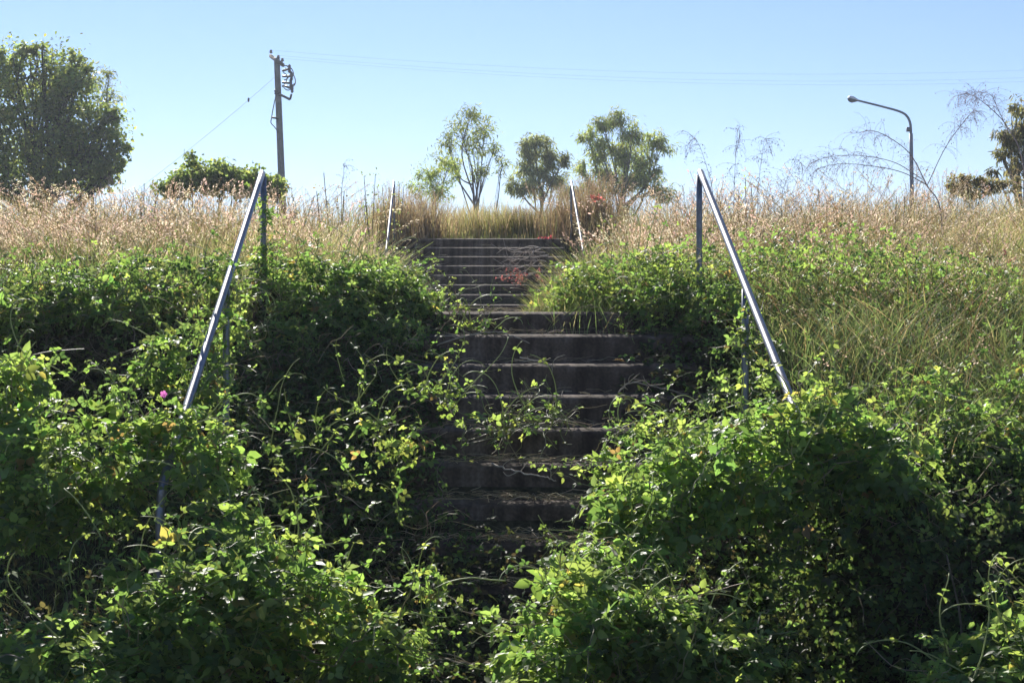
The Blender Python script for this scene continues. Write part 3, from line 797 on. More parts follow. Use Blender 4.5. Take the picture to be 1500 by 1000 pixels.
# arching shoots seen against the shade
for (px, py, d, dx, dz, L, cu, key) in ((140, 700, 7.3, -.6, .9, .30, -2.4, 'ml'), (205, 720, 7.2, -.3, 1, .28, -1.6, 'ml'), (150, 790, 6.7, -.5, 1.0, .33, 2.6, 'fl'), (105, 850, 6.5, -.2, 1, .25, 2.4, 'fl'),
                                       (470, 780, 6.8, .1, 1, .22, 3.4, 'fl'), (320, 600, 7.6, .5, .7, .3, -3.8, 'ml'), (110, 560, 8.6, -.7, .7, .4, -2, 'ml'), (230, 500, 8.9, -.9, .5, .38, -1.4, 'cl'),
                                       (1390, 960, 6.0, -.3, 1, .32, -3.0, 'br'), (1470, 930, 6.1, -.3, 1, .35, 2.0, 'br'), (1420, 990, 6.0, -1, .7, .3, -2.0, 'br'), (1040, 620, 8.0, -.4, 1, .3, 2.5, 'mr'),
                                       (1100, 590, 7.7, -1, .5, .3, -2.0, 'mr'), (1230, 600, 7.8, .7, .8, .45, 1.6, 'rb'), (990, 700, 7.5, -.4, .9, .3, 2.6, 'mr'), (740, 850, 6.8, -1, .1, .3, .8, 's3'), (660, 570, 9.3, .1, 1, .2, 1.0, 's1'), (505, 560, 9.2, -.4, 1, .3, 1.5, 's2')):
    root, base = V[key]
    add_tendril(root, base, at(px, py, d), (dx, -.15, dz), L, cu)

# ------------------------------------------------------------------ flowers and dry branches
def flower(label, p, r, col):
    base = np.asarray(p)
    root = thing('pink_flower', label, 'flower', base)
    m = Mesh()
    a = np.arange(5) * 2 * np.pi / 5
    Y = np.stack([np.cos(a), np.full(5, -.35), np.sin(a)], -1); Z = np.tile([0, -1.0, .25], (5, 1))
    X, Y, Z = frames(Y, Z)
    place(m, [(0, 0, 0), (.38, .45, .05), (.30, .9, .1), (0, 1, .05), (-.30, .9, .1), (-.38, .45, .05)], LEAF_Q, [], np.tile(base, (5, 1)), X, Y, Z, np.full(5, r), np.tile(col, (5, 1)))
    m.build('petals', M_PETAL, root, False, base)
    m = Mesh(); tube(m, spline([base, base + [.01, .03, -.05], base + [.0, .05, -.16]], 8), .0018, 5, (.12, .17, .05))
    m.build('stem', M_STEM, root, True, base)
flower('single purple-pink flower above the leafy mound at the foot of the left rail', at(240, 577, 7.3), .018, (.62, .18, .46))

def pink_weed(label, c, spread, n, hgt, col, group='reddish pink weeds'):
    base = np.array([c[0], c[1], c[2]])
    root = thing('red_weed', label, 'weed', base, group)
    K = 6
    for _ in range(n):
        P = [base + rng.normal(0, 1, 3) * np.array([spread, spread * .4, 0]) * .6]
        d = unit(rng.normal(size=3) * np.array([.8, .5, .2]) + np.array([0, -.1, .8]))
        for k in range(1, K):
            d = unit(d + rng.normal(0, .25, 3) + np.array([0, 0, -.1])); P.append(P[-1] + d * hgt / K)
        P = np.array(P)
        m = Mesh(); tube(m, P, np.linspace(.004, .002, K), 5, (.30, .18, .12))
        st = m.build('stem', M_STEM, root, True, base)
        N = 11
        pos = P[rng.integers(2, K, N)] + rng.normal(0, .016, (N, 3))
        X, Y, Z = frames(unit(rng.normal(size=pos.shape) + np.array([0, 0, -.5])), rng.normal(size=pos.shape))
        lf = Mesh()
        place(lf, LEAF_V, LEAF_Q, [], pos, X, Y, Z, rng.uniform(.012, .030, N) * (1 if c[1] < 18 else 1.35), gcol(N, [col, tuple(np.array(col) * .6), (.42, .26, .18)], [2, 1, 1]))
        lf.build('flower_head', M_PETAL, st, False, base)

pink_weed('salmon red weed sprawled over the right half of the upper flight', at(762, 412, 24.5), .26, 20, .26, (.60, .17, .15))
pink_weed('small red weed on the right end of the topmost step', at(800, 352, 26.3), .10, 8, .12, (.62, .12, .14))
pink_weed('red weed in dry grass right of the far right rail', at(876, 292, 14.0), .04, 4, .07, (.62, .20, .16))
pink_weed('faded red weed in the bank grass near the right edge', at(1450, 400, 11.5), .12, 9, .25, (.50, .20, .15))
pink_weed('pale pink-brown weed beside the middle of the right rail', at(1050, 470, 10.2), .06, 6, .12, (.55, .30, .25))
pink_weed('faded pink weed on the bank below the right edge grass', at(1435, 445, 10.6), .10, 8, .15, (.45, .22, .17))

def branch_pile():
    base = np.array([at(785, 405, 24.4)[0], 24.4, .64])
    root = thing('dry_branch_pile', 'pile of pale dry branches on the right side of the upper flight', 'branches', base)
    for k in range(16):
        p0 = at(rng.uniform(760, 830), rng.uniform(362, 405), rng.uniform(24.3, 25.4))
        d = np.array([rng.uniform(-1, -.4), rng.normal(0, .3), rng.normal(-.12, .18)])
        L = rng.uniform(.4, .95)
        P = spline([p0, p0 + d * L * .35 + rng.normal(0, .04, 3), p0 + d * L * .7 + rng.normal(0, .05, 3), p0 + d * L], 12)
        m = Mesh(); tube(m, P, np.linspace(.010, .004, 12), 5, np.array((.46, .38, .30)) * rng.uniform(.7, 1.2))
        for _ in range(3):
            i = rng.integers(2, 10); e = P[i] + np.array([rng.normal(-.1, .12), rng.normal(0, .06), rng.normal(.03, .1)])
            tube(m, np.linspace(P[i], e, 4), [.004, .0035, .003, .002], 4, (.42, .34, .27))
        m.build('branch', M_TWIG, root, True, base)
branch_pile()

def dry_vine(label, pts, d, side=4):
    P = [at(x, y, d + o) for x, y, o in pts]
    base = P[0]
    root = thing('dry_vine', label, 'dry vine', base, 'dry vine stems on the steps')
    m = Mesh(); tube(m, spline(P, 26) + rng.normal(0, .003, (26, 3)), np.linspace(.005, .0025, 26), 6, (.40, .34, .26))
    m.build('stem', M_TWIG, root, True, base)
    c = spline(P, 26)
    m = Mesh()
    for _ in range(side):
        i = rng.integers(4, 22); e = c[i] + np.array([rng.normal(0, .06), -.02, rng.uniform(.0, .07)])
        tube(m, spline([c[i], (c[i] + e) / 2 + rng.normal(0, .015, 3), e], 6), [.0025, .0024, .0022, .002, .0018, .001], 4, (.42, .36, .26))
    m.build('twigs', M_TWIG, root, True, base)
dry_vine('dry curved vine stem lying along the first step below the landing', [(640, 505, .0), (690, 491, -.03), (735, 487, -.04), (775, 502, -.05)], 10.0)
dry_vine('forked dry vine hanging over the second step below the landing', [(762, 523, .0), (790, 530, -.03), (808, 535, -.05), (808, 548, -.06)], 9.7, 5)
dry_vine('long pale dry stem sloping over the shaded lower steps', [(720, 680, .1), (755, 690, .0), (795, 698, -.05), (815, 705, -.06)], 8.25, 5)
dry_vine('arched dry grass stalk on the third step at the right', [(905, 575, .0), (925, 560, -.03), (960, 566, -.04), (1010, 578, -.03)], 9.35, 9)
dry_vine('bare looping stem in front of the dark bottom steps', [(610, 975, .1), (650, 965, -.02), (690, 972, -.05), (730, 970, .0)], 6.9, 4)

# ------------------------------------------------------------------ trees
def tree(name, label, cat, base_px, d, blobs, n_leaf, leaf, cols, trunk_r, gum=True, trunk_col=(.22, .19, .16), clus=11, crad=.30, shell=.55, droop=.7, group=None, fork=.45, seed=0, limbs_to=None):
    """blobs in photo pixels: (px, py, rx, ry[, depth offset m])"""
    x0 = (base_px - VX) * d / F
    base = np.array([x0, d, float(ground_z(x0, d))])
    root = thing(name, label, cat, base, group)
    tk, cr = Mesh(), Mesh()
    cs = []
    for b in blobs:
        dz = b[4] if len(b) > 4 else rng.normal(0, .25) * b[2] * d / F
        c = at(b[0], b[1], d) + np.array([0, dz, 0]); r = np.array([b[2], (b[2] + b[3]) / 2, b[3]]) * d / F
        cs.append((c, r))
    top = np.mean([c for c, _ in cs], axis=0)
    hub = base + (top - base) * fork
    trunk = spline([base, base + (hub - base) * .5 + rng.normal(0, .05, 3) * (1, 1, 0), hub, hub + (top - hub) * .7], 14)
    tube(tk, trunk, np.linspace(trunk_r, trunk_r * .18, 14), 8, trunk_col)
    wt = np.array([r[0] * r[2] for _, r in cs]); wt /= wt.sum()
    for (c, r), w in zip(cs, wt):
        i = rng.integers(4, 13)
        s = trunk[i]
        mid = (s + c) / 2 + np.array([rng.normal(0, .18), rng.normal(0, .18), rng.normal(-.02, .10) * np.linalg.norm(c - s)])
        limb = spline([s, mid, c], 10)
        lr = trunk_r * (.30 if gum else .42)
        tube(tk, limb, np.linspace(lr, lr * .3, 10), 6, trunk_col)
        nc = max(3, int(clus * (w * len(cs)) ** .7))
        dd = unit(rng.normal(size=(nc, 3)))
        cc = c + dd * r * rng.uniform(shell if not gum else .1, 1.0, (nc, 1))
        for q in cc:
            k = rng.integers(4, 10)
            tube(tk, spline([limb[k], (limb[k] + q) / 2 + rng.normal(0, .06, 3), q], 6), np.linspace(lr * .3, lr * .08, 6), 4, trunk_col)
        k = max(6, int(n_leaf * w / nc))
        kk = np.maximum(3, (k * rng.uniform(.25, 1.75, nc)).astype(int))
        cen = np.repeat(cc, kk, axis=0)
        rad = crad * np.mean(r)
        p = cen + rng.normal(0, 1, cen.shape) * rad * np.array(([.66, .66, .56] if gum else [.62, .62, .42])) * np.repeat(rng.uniform(.6, 1.3, (nc, 1)), kk, axis=0)
        N = len(p)
        out = unit(p - c + 1e-6)
        ax = unit(rng.normal(0, .6, (N, 3)) + out * .4 + np.array([0, 0, -droop]))
        nr = unit(out + np.array([0, 0, .5]) + rng.normal(0, .6, (N, 3)))
        X, Y, Z = frames(ax, nr)
        col = gcol(N, cols, [3, 2, 2, 1]) * np.repeat(rng.uniform(.75, 1.3, (nc, 1)), kk, axis=0)
        sz = rng.uniform(.65, 1.3, N) * leaf
        if gum: place(cr, GUM_V, GUM_Q, GUM_T, p, X, Y, Z, sz, col)
        else: place(cr, LEAF_V, LEAF_Q, [], p, X, Y, Z, sz, col)
    tk.build('trunk', M_BARK, root, True, base)
    cr.build('crown', M_TREE, root, False, base)
    return root

DK = [(.15, .19, .07), (.18, .215, .08), (.12, .155, .065), (.24, .26, .08)]
GUMC = [(.17, .19, .10), (.20, .215, .11), (.13, .15, .09), (.25, .25, .11)]
LIME = [(.19, .24, .075), (.23, .27, .085), (.14, .185, .065), (.27, .28, .11)]
tree('dense_tree', 'large dense dark green tree at the left edge', 'tree', 45, 50,
     [(40, 110, 62, 52), (95, 140, 55, 52), (-20, 140, 60, 60), (130, 195, 48, 50), (60, 200, 75, 60), (-30, 220, 70, 60), (150, 225, 34, 34), (110, 245, 60, 36), (20, 255, 80, 40), (105, 105, 30, 30), (62, 72, 22, 14), (20, 85, 26, 18), (118, 112, 20, 16), (158, 170, 18, 18), (168, 215, 18, 20), (172, 245, 16, 12), (140, 262, 26, 14)],
     24000, .125, DK, .22, False, (.10, .085, .07), 26, .36, .6, .25, seed=1, fork=.3)
tree('branch_spray', 'sparse open tree poking out right behind the dense left tree', 'tree', 120, 53,
     [(135, 118, 20, 24), (160, 105, 14, 16), (165, 135, 14, 22), (148, 145, 20, 18)], 700, .16, GUMC, .10, True, (.12, .10, .09), 8, .5, .5, .5, fork=.5)
tree('round_bush', 'low spreading green bush left of the timber pole', 'bush', 310, 34,
     [(310, 262, 48, 22), (265, 270, 32, 16), (355, 268, 38, 18), (390, 275, 30, 14)], 9000, .085, [(.15, .20, .07), (.18, .215, .08), (.12, .155, .065), (.22, .24, .09)], .07, False, (.12, .10, .07), 26, .4, .5, .2, fork=.3)
tree('sapling', 'little dark sapling standing above the low spreading bush', 'sapling', 281, 33,
     [(281, 228, 7, 8), (276, 240, 6, 5), (288, 242, 5, 5)], 150, .09, DK, .018, False, (.08, .07, .05), 5, .6, .4, .2, fork=.8)
tree('slender_tree', 'slender airy tree with a bare forked trunk, behind the upper flight', 'tree', 702, 62,
     [(690, 165, 20, 16), (672, 185, 24, 20), (710, 190, 22, 20), (655, 210, 24, 18), (725, 215, 18, 16), (690, 210, 28, 18), (645, 235, 18, 14), (665, 240, 18, 12), (735, 240, 12, 14), (705, 250, 20, 18)],
     2700, .18, [(.16, .19, .07), (.18, .20, .08), (.12, .15, .06), (.22, .22, .1)], .12, True, (.20, .17, .15), 9, .46, .35, .6, fork=.55)
tree('scrub_tree', 'short scrubby tree left of the slender airy tree', 'tree', 633, 48,
     [(632, 258, 26, 22), (655, 250, 18, 18), (610, 272, 22, 16), (640, 280, 30, 16)], 2600, .12, LIME, .07, True, (.18, .15, .12), 16, .4, .45, .5, fork=.4)
tree('gum_tree', 'grey-green gum tree of middle height, between the slender and the broad tree', 'tree', 792, 66,
     [(785, 208, 24, 16), (775, 225, 22, 16), (808, 222, 22, 18), (825, 235, 14, 14), (768, 250, 18, 16), (795, 248, 24, 16), (780, 275, 34, 16), (815, 262, 20, 16), (755, 268, 14, 14), (830, 280, 24, 14)],
     6200, .20, GUMC, .16, True, (.20, .18, .15), 11, .42, .45, .9, fork=.5, group='gum trees on the crest')
tree('gum_tree', 'broad tall gum tree with yellow-green middle, right of the upper flight', 'tree', 905, 68,
     [(910, 172, 22, 15), (884, 180, 18, 14), (862, 200, 18, 17), (925, 195, 22, 16), (880, 222, 26, 20), (915, 225, 28, 26), (960, 205, 20, 16), (970, 215, 16, 12), (940, 240, 26, 24), (890, 255, 32, 22), (850, 245, 14, 12), (955, 258, 20, 14), (925, 265, 30, 18), (870, 275, 30, 14), (960, 280, 26, 14)],
     11500, .20, GUMC[:2] + LIME[:2], .2, True, (.20, .18, .15), 11, .42, .45, .9, fork=.5, group='gum trees on the crest')
tree('gum_tree', 'gum tree with hanging clumps cut off by the right edge', 'tree', 1500, 40,
     [(1492, 158, 16, 20), (1475, 200, 20, 18), (1500, 195, 24, 26), (1468, 228, 14, 16), (1490, 232, 22, 22), (1515, 170, 24, 30), (1520, 235, 24, 26), (1460, 255, 10, 12)],
     3000, .17, [(.14, .135, .08), (.17, .155, .09), (.11, .11, .07), (.2, .18, .11)], .14, True, (.25, .22, .19), 12, .38, .4, 1.1, fork=.5, group='gum trees on the crest')
tree('shrub', 'small dusty shrub on the crest at the right, near the edge', 'shrub', 1420, 30,
     [(1400, 272, 16, 14), (1425, 278, 22, 14), (1450, 275, 16, 12), (1480, 272, 20, 12), (1410, 262, 10, 10), (1438, 266, 12, 10)], 2600, .055, [(.14, .13, .08), (.17, .15, .09), (.11, .11, .07), (.2, .16, .11)], .03, False, (.2, .16, .12), 16, .4, .45, .4, fork=.4)

# tall thin weeds standing up against the sky
def stalk_weed(label, px, top, base_y, d, n, leaf, cols, group='weed stalks on the crest'):
    p0 = at(px, base_y, d); p0[2] = float(ground_z(p0[0], d))
    root = thing('weed_stalk', label, 'weed', p0, group)
    H = at(px, top, d)[2] - p0[2]
    for k in range(n):
        e = p0 + np.array([rng.normal(0, .10), rng.normal(0, .08), H * rng.uniform(.75, 1)])
        P = spline([p0, (p0 + e) / 2 + rng.normal(0, .02, 3), e], 10)
        tk = Mesh(); tube(tk, P, np.linspace(.008, .003, 10), 5, (.16, .13, .09))
        st = tk.build('stem', M_TWIG, root, True, p0)
        i = rng.integers(3, 10, 34); pos = P[i] + rng.normal(0, .03, (34, 3))
        X, Y, Z = frames(unit(rng.normal(0, .5, (34, 3)) + np.array([0, 0, .6])), rng.normal(size=(34, 3)))
        lf = Mesh()
        place(lf, LEAF_V, LEAF_Q, [], pos, X, Y, Z, rng.uniform(.4, 1.0, 34) * leaf * .62, gcol(34, cols, [3, 2, 2, 1]))
        lf.build('leaves', M_TREE, st, False, p0)
DRY = [(.18, .14, .09), (.24, .18, .12), (.14, .12, .07), (.17, .18, .08)]
stalk_weed('dark brown weed stalk on the skyline between pole and far left rail', 487, 240, 300, 14, 3, .05, DRY)
stalk_weed('green weed tuft on the skyline just left of the far left rail', 546, 246, 300, 18, 4, .06, LIME)
stalk_weed('yellow-green weed at the foot of the timber pole', 412, 240, 290, 16, 4, .05, LIME)
stalk_weed('short grey weed tuft on the skyline right of the scrubby tree', 575, 252, 300, 20, 4, .06, GUMC)
stalk_weed('broad-leaved green weed on the grassy bank right of the right rail', 1312, 345, 420, 11.5, 4, .06, [(.10, .17, .04), (.13, .20, .05), (.08, .13, .03), (.16, .2, .05)])
stalk_weed('bare reddish stick weed in the dark hollow at the lower right', 1399, 790, 930, 6.6, 1, .012, DRY)

for lab, px, top, d, n, cols in (('small green weed tuft on the left skyline below the dense tree', 205, 262, 15, 4, LIME), ('tan weed tuft on the left skyline beside the round bush', 243, 258, 17, 4, DRY),
        ('low brown weed right of the timber pole foot', 448, 262, 16, 5, DRY), ('green and brown weed tuft just right of the right rail top', 1092, 262, 14, 5, LIME),
        ('squat weed tuft on the right skyline left of the street light', 1215, 270, 15, 5, DRY), ('olive weed tuft on the right skyline at the foot of the street light', 1312, 268, 15, 4, GUMC)):
    stalk_weed(lab, px, top, 300, d, n, .045, cols)
# dense brown clumps beside the upper flight
def clump(label, px, d, h, wid, n, cols, w):
    x0 = (px - VX) * d / F
    base = np.array([x0, d, float(ground_z(x0, d))])
    root = thing('grass_clump', label, 'grass clump', base, 'dense grass clumps at the upper flight')
    xy = np.array([x0, d]) + rng.normal(0, wid, (n, 2)) * np.array([1, .8])
    P, dd = grass_paths(xy, rng.uniform(.55, 1.05, n) * h, .35, 5)
    sd = unit(np.stack([-dd[:, 1], dd[:, 0], dd[:, 0] * 0], -1) + rng.normal(0, .4, (n, 3)))
    m = Mesh()
    ribbons(m, P, (.006 * rng.uniform(.6, 1.4, n))[:, None] * np.linspace(1, .2, 5)[None], sd, gcol(n, cols, w))
    m.build('blades', M_GRASS, root, False, base)
    k = n // 5
    m = Mesh(); td = unit(P[:k, -1] - P[:k, -2])
    seed_heads(m, P[:k, -1], td, rng.uniform(.12, .22, k), gcol(k, [(.30, .22, .18), (.36, .28, .22)], [1, 1]), 9)
    m.build('seed_heads', M_HEAD, root, False, base)
BRN = [(.31, .24, .16), (.38, .30, .20), (.25, .19, .13), (.26, .25, .11)]
clump('dense brown grass clump left of the top of the upper flight', 618, 27.3, .88, .24, 620, BRN, [3, 2, 3, 1])
clump('brown grass clump hugging the far left rail', 584, 26.6, 1.0, .2, 420, BRN, [3, 2, 3, 1])
clump('dark green grass clump at the head of the upper flight, right of centre', 768, 27.7, .66, .22, 700, [(.14, .13, .04), (.20, .17, .06), (.10, .09, .03)], [3, 2, 2])
clump('green grass clump at the head of the upper flight, left of centre', 700, 28.0, .58, .24, 600, [(.22, .22, .06), (.28, .24, .08), (.14, .15, .04)], [3, 2, 2])
clump('dark brown grass clump right of the top of the upper flight', 832, 27.2, 1.0, .25, 560, BRN, [3, 2, 3, 1])
clump('tall straw clump hugging the far right rail', 868, 26.4, 1.05, .22, 500, [(.34, .26, .16), (.26, .19, .12), (.20, .15, .10)], [2, 2, 2])

# ------------------------------------------------------------------ drooping dry shrub and wispy stalks
def wisps(m, P, n, ln, col, r=.0010, start=.35, down=.7):
    """fine hanging side twigs along a stem"""
    K = 6
    i = rng.integers(int(len(P) * start), len(P), n)
    Q = np.zeros((n, K, 3)); Q[:, 0] = P[i]
    d = unit(rng.normal(0, .6, (n, 3)) + np.array([0, 0, .25]) + unit(P[i] - P[np.maximum(i - 1, 0)]) * .5)
    L = rng.uniform(*ln, n)
    for k in range(1, K):
        d = unit(d + np.array([0, 0, -down / 2.2]) + rng.normal(0, .12, (n, 3)))
        Q[:, k] = Q[:, k - 1] + d * (L / K)[:, None]
    stalks(m, Q, np.full((n, K), r) * np.linspace(1.2, .6, K), gcol(n, [col, tuple(np.array(col) * 1.3)], [1, 1]))
    # tiny seeds at the ends
    pos = Q[:, 2:].reshape(-1, 3) + rng.normal(0, .006, (n * 4, 3))
    X, Y, Z = frames(unit(rng.normal(0, .4, pos.shape) + np.array([0, 0, -1.0])), rng.normal(size=pos.shape))
    place(m, [(0, 0, 0), (.22, .45, 0), (0, 1, 0), (-.22, .45, 0)], [(0, 1, 2, 3)], [], pos, X, Y, Z, rng.uniform(.008, .016, len(pos)), gcol(len(pos), [(.50, .40, .40), (.42, .33, .35)], [1, 1]))

def arching(name, label, cat, d, stems_px, base_px, n_w, r0=.0065, group=None, ln=(.10, .28), col=(.36, .29, .28)):
    b = at(base_px[0], base_px[1], d); base = np.array([b[0], d, float(ground_z(b[0], d))])
    root = thing(name, label, cat, base, group)
    tw = Mesh()
    for k, st in enumerate(stems_px):
        pts = [at(x, y, d + dy) for x, y, dy in st]
        if k == 0: pts = [base] + pts
        P = spline(pts, 30)
        m = Mesh(); tube(m, P, np.linspace(r0 if k == 0 else r0 * .6, r0 * .18, 30), 6, col)
        m.build('stem', M_TWIG, root, True, base)
        wisps(tw, P, n_w if k else n_w, ln, col)
    tw.build('twigs', M_TWIG, root, False, base)
    return root
arching('dry_shrub', 'large leafless shrub with arching drooping branches beside the street light', 'shrub', 13.5,
    [[(1378, 310, 0), (1358, 272, 0), (1335, 228, .02), (1308, 205, .05), (1280, 192, .08), (1255, 195, .1)],
     [(1358, 272, 0), (1384, 218, -.05), (1412, 178, -.08), (1430, 158, -.1)],
     [(1356, 270, 0), (1320, 252, -.1), (1275, 243, -.18), (1230, 240, -.25), (1195, 248, -.3)],
     [(1350, 262, 0), (1310, 238, .1), (1260, 228, .15), (1215, 230, .2), (1185, 240, .2)]],
    (1382, 330), 75)
arching('dry_shrub', 'leafless arching branch drooping left of the gum tree at the right edge', 'shrub', 14.5,
    [[(1500, 250, 0), (1478, 190, 0), (1450, 158, .03), (1420, 138, .05), (1396, 142, .08)], [(1478, 195, 0), (1462, 160, .05), (1450, 138, .08), (1425, 135, .1)]],
    (1508, 330), 70, .006)
for lab, px, top, lean in (('wispy grass stalk on the skyline just right of the right rail top', 1045, 205, -25), ('wispy grass stalk third from the right rail top', 1110, 205, 10),
                           ('wispy grass stalk second from the right rail top', 1075, 190, 6), ('small drooping grass stalk fourth from the right rail top', 1145, 235, 20)):
    arching('grass_stalk', lab, 'grass stalk', 12.8, [[(px, 300, 0), (px + lean * .3, (300 + top) / 2, 0), (px + lean, top, .03), (px + lean * 1.6, top + 8, .05)]], (px, 330), 44, .0026, 'wispy grass stalks on the right skyline', (.08, .22), (.30, .24, .22))
for lab, px, top, lean in (('fine grass stalk above the crest between scrubby tree and left rails', 500, 240, 5), ('fine drooping grass stalk above the crest at the far left', 140, 262, 14)):
    arching('grass_stalk', lab, 'grass stalk', 13.0, [[(px, 300, 0), (px + lean * .3, (300 + top) / 2, 0), (px + lean, top, .03), (px + lean * 1.6, top + 6, .05)]], (px, 330), 16, .003, 'fine grass stalks on the left skyline', (.06, .15), (.30, .24, .20))

# ------------------------------------------------------------------ timber power pole
D = 70.0
def power_pole():
    b, t = at(414, 300, D), at(405.5, 86, D)
    base = np.array([b[0], D, float(ground_z(b[0], D))])
    root = thing('power_pole', 'leaning grey timber power pole with wires and fittings on the skyline', 'power pole', base)
    ax = unit(t - b)
    foot = base - np.array([0, 0, .3])
    foot[0] = t[0] + (base[2] - .3 - t[2]) * ax[0] / ax[2]
    P = np.linspace(foot, t, 14)
    m = Mesh(); tube(m, P, np.linspace(.17, .125, 14), 12, (.24, .225, .21)); m.build('pole', M_WOOD, root, True, base)
    m = Mesh()
    a, e = at(396, 82, D + 1.1), at(415, 96, D - 1.1)
    u = unit(e - a); zz = unit(np.array([0, 0, 1.0]) - u * u[2]); w = np.cross(zz, u)
    box(m, (a + e) / 2 + np.array([0, -.0, 0]), (np.linalg.norm(e - a), .10, .13), [u, w, zz], (.16, .14, .12)); m.build('crossarm', M_WOOD, root, False, base)
    for f in (.05, .62, .93):
        q = a + (e - a) * f
        m = Mesh(); lathe(m, [(.012, .06), (.015, .12), (.06, .14), (.075, .17), (.05, .20), (.065, .22), (.04, .27), (.0, .28)], q, 10, (.30, .27, .25))
        m.build('insulator', M_DARK, root, True, base)
    # drop-out fuse frame and jumper cables
    for k, (x0, y0, x1, y1) in enumerate(((414, 104, 424, 101), (414, 112, 427, 112), (414, 121, 426, 122), (417, 126, 428, 130))):
        m = Mesh(); p, q = at(x0, y0, D - .1), at(x1, y1, D - .3)
        tube(m, np.linspace(p, q, 4), .05, 8, (.13, .12, .13)); lathe(m, [(.03, -.18), (.07, -.12), (.05, -.06), (.07, 0), (.05, .06), (.07, .12), (.03, .18)], q, 10, (.14, .12, .13))
        m.build('fuse', M_DARK, root, True, base)
    for pts in (((411, 96), (424, 98), (430, 108), (425, 118)), ((418, 100), (426, 106), (422, 114), (416, 118)), ((415, 106), (421, 112), (418, 122), (413, 128)), ((420, 96), (431, 112), (432, 124), (422, 130)), ((413, 125), (420, 132), (428, 130), (431, 122)),
                ((405, 136), (402, 150), (399, 165), (398, 172)), ((398, 172), (397, 180), (402, 186), (408, 194))):
        m = Mesh(); tube(m, spline([at(x, y, D - .2) for x, y in pts], 14), .022, 6, (.10, .09, .10)); m.build('cable', M_DARK, root, True, base)
    for (x0, y0, x1, y1, th) in ((409, 138, 425, 146, .07), (425, 146, 427, 138, .06), (402, 133, 409, 134, .08), (402, 137, 409, 137, .06), (398, 172, 409, 174, .06)):
        m = Mesh(); tube(m, np.linspace(at(x0, y0, D - .12), at(x1, y1, D - .12), 4), th * .75, 8, (.13, .12, .12)); m.build('bracket', M_DARK, root, True, base)
    return a, e
arm_a, arm_e = power_pole()

def wire(name, label, cat, p, q, sag, r, group=None, col=(.26, .27, .30)):
    p, q = np.asarray(p), np.asarray(q)
    t = np.linspace(0, 1, 50)[:, None]
    P = p + (q - p) * t; P[:, 2] -= (4 * sag * t * (1 - t))[:, 0]
    m = Mesh(); tube(m, P - p, r, 5, col)
    o = m.build(name, M_DARK, None, True); o.location = tuple(p)
    tag(o, label, cat, group)
    return o
for lab, f, y1, y2 in (('topmost power line running right from the pole', .05, 90, 62), ('middle power line running right from the pole', .62, 92, 74), ('lowest power line running right from the pole', .93, 98, 80)):
    p = arm_a + (arm_e - arm_a) * f + np.array([0, 0, .26])
    q = at(2050, y2, 78.0)
    wire('power_line', lab, 'power line', p, q, 1.25, .0026, 'power lines on the pole')
gp, gq = at(406, 110, D), at(150, 316, 66)
gz = wire('guy_wire', 'stay wire sloping down left from the timber pole', 'stay wire', gp, np.array([gq[0], gq[1], gq[2]]), .15, .0065)
m = Mesh(); c = gp + (gq - gp) * (44 / 256.0)
lathe(m, [(0, -.10), (.035, -.07), (.045, 0), (.035, .07), (0, .10)], (0, 0, 0), 10, (.16, .14, .14))
ins = m.build('insulator', M_DARK, gz, True); ins.location = tuple(c - gp + np.array([0, 0, -.08]))

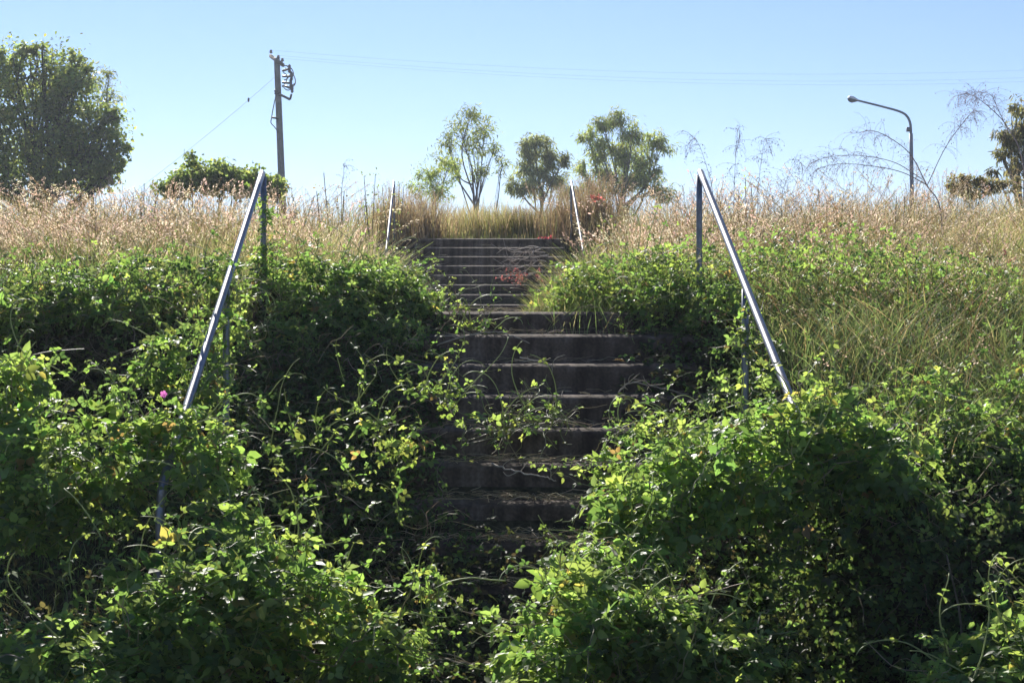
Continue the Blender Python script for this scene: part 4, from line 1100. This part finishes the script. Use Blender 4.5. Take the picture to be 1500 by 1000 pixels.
# ------------------------------------------------------------------ street light
def street_light():
    d = 76.0
    b = at(1338, 300, d); base = np.array([b[0], d, float(ground_z(b[0], d))])
    root = thing('street_light', 'street light with long curved arm and white-topped lamp at right', 'street light', base)
    col = (.20, .21, .25)
    m = Mesh(); tube(m, np.linspace(base, at(1334.5, 196, d), 8), np.linspace(.105, .085, 8), 12, col); m.build('pole', M_PAINT, root, True, base)
    m = Mesh(); tube(m, spline([at(1334.5, 197, d), at(1333.5, 182, d), at(1329, 171, d), at(1319, 164, d), at(1295, 157, d), at(1255, 147, d)], 30), np.linspace(.062, .045, 30), 10, col); m.build('arm', M_PAINT, root, True, base)
    m = Mesh(); box(m, at(1332, 190, d) + np.array([-.06, -.06, 0]), (.16, .14, .2), None, (.16, .16, .19)); m.build('junction_box', M_PAINT, root, False, base)
    # lamp head: streamlined body with a bowl under it
    p, q = at(1257, 147.5, d), at(1241.5, 144, d)
    ax = unit(q - p); up = unit(np.array([0, 0, 1.0]) - ax * ax[2]); sd = np.cross(ax, up); L = np.linalg.norm(q - p)
    def shell(name, prof, top, colr, mat):
        m = Mesh(); V = []
        na = 13
        for t, w, h in prof:
            for k in range(na):
                a = math.pi * k / (na - 1)
                V.append(p + ax * L * t + sd * (w * math.cos(a)) + up * ((h if top else -h) * math.sin(a)))
        qd = [(i * na + j, i * na + j + 1, (i + 1) * na + j + 1, (i + 1) * na + j) for i in range(len(prof) - 1) for j in range(na - 1)]
        m.add(V, qd, None, colr); return m.build(name, mat, root, True, base)
    hd = shell('lamp_head', [(0, .05, .05), (.25, .13, .10), (.5, .17, .14), (.8, .16, .14), (.95, .10, .09), (1.0, .01, .01)], True, (.80, .80, .78), M_PAINT)
    bw = shell('lamp_bowl', [(0, .05, .04), (.25, .13, .10), (.5, .17, .16), (.8, .16, .14), (.95, .10, .07), (1.0, .01, .01)], False, (.22, .23, .24), M_PAINT)
street_light()

# ------------------------------------------------------------------ thin haze, added to pale the far trees and lift the shadows
def haze():
    m = Mesh(); box(m, (0, 272, 10.5), (1010, 670, 31))
    mt, n, l, out = nodes_of('thin_haze')
    v = n.new('ShaderNodeVolumePrincipled')
    v.inputs['Color'].default_value = (.80, .90, 1.0, 1)
    v.inputs['Density'].default_value = .00058
    v.inputs['Anisotropy'].default_value = .45
    l.new(v.outputs[0], out.inputs['Volume'])
    o = m.build('haze', mt)
    tag(o, 'thin pale haze added over the bank to veil the distance and lift shadows', 'haze', kind='stuff')
haze()
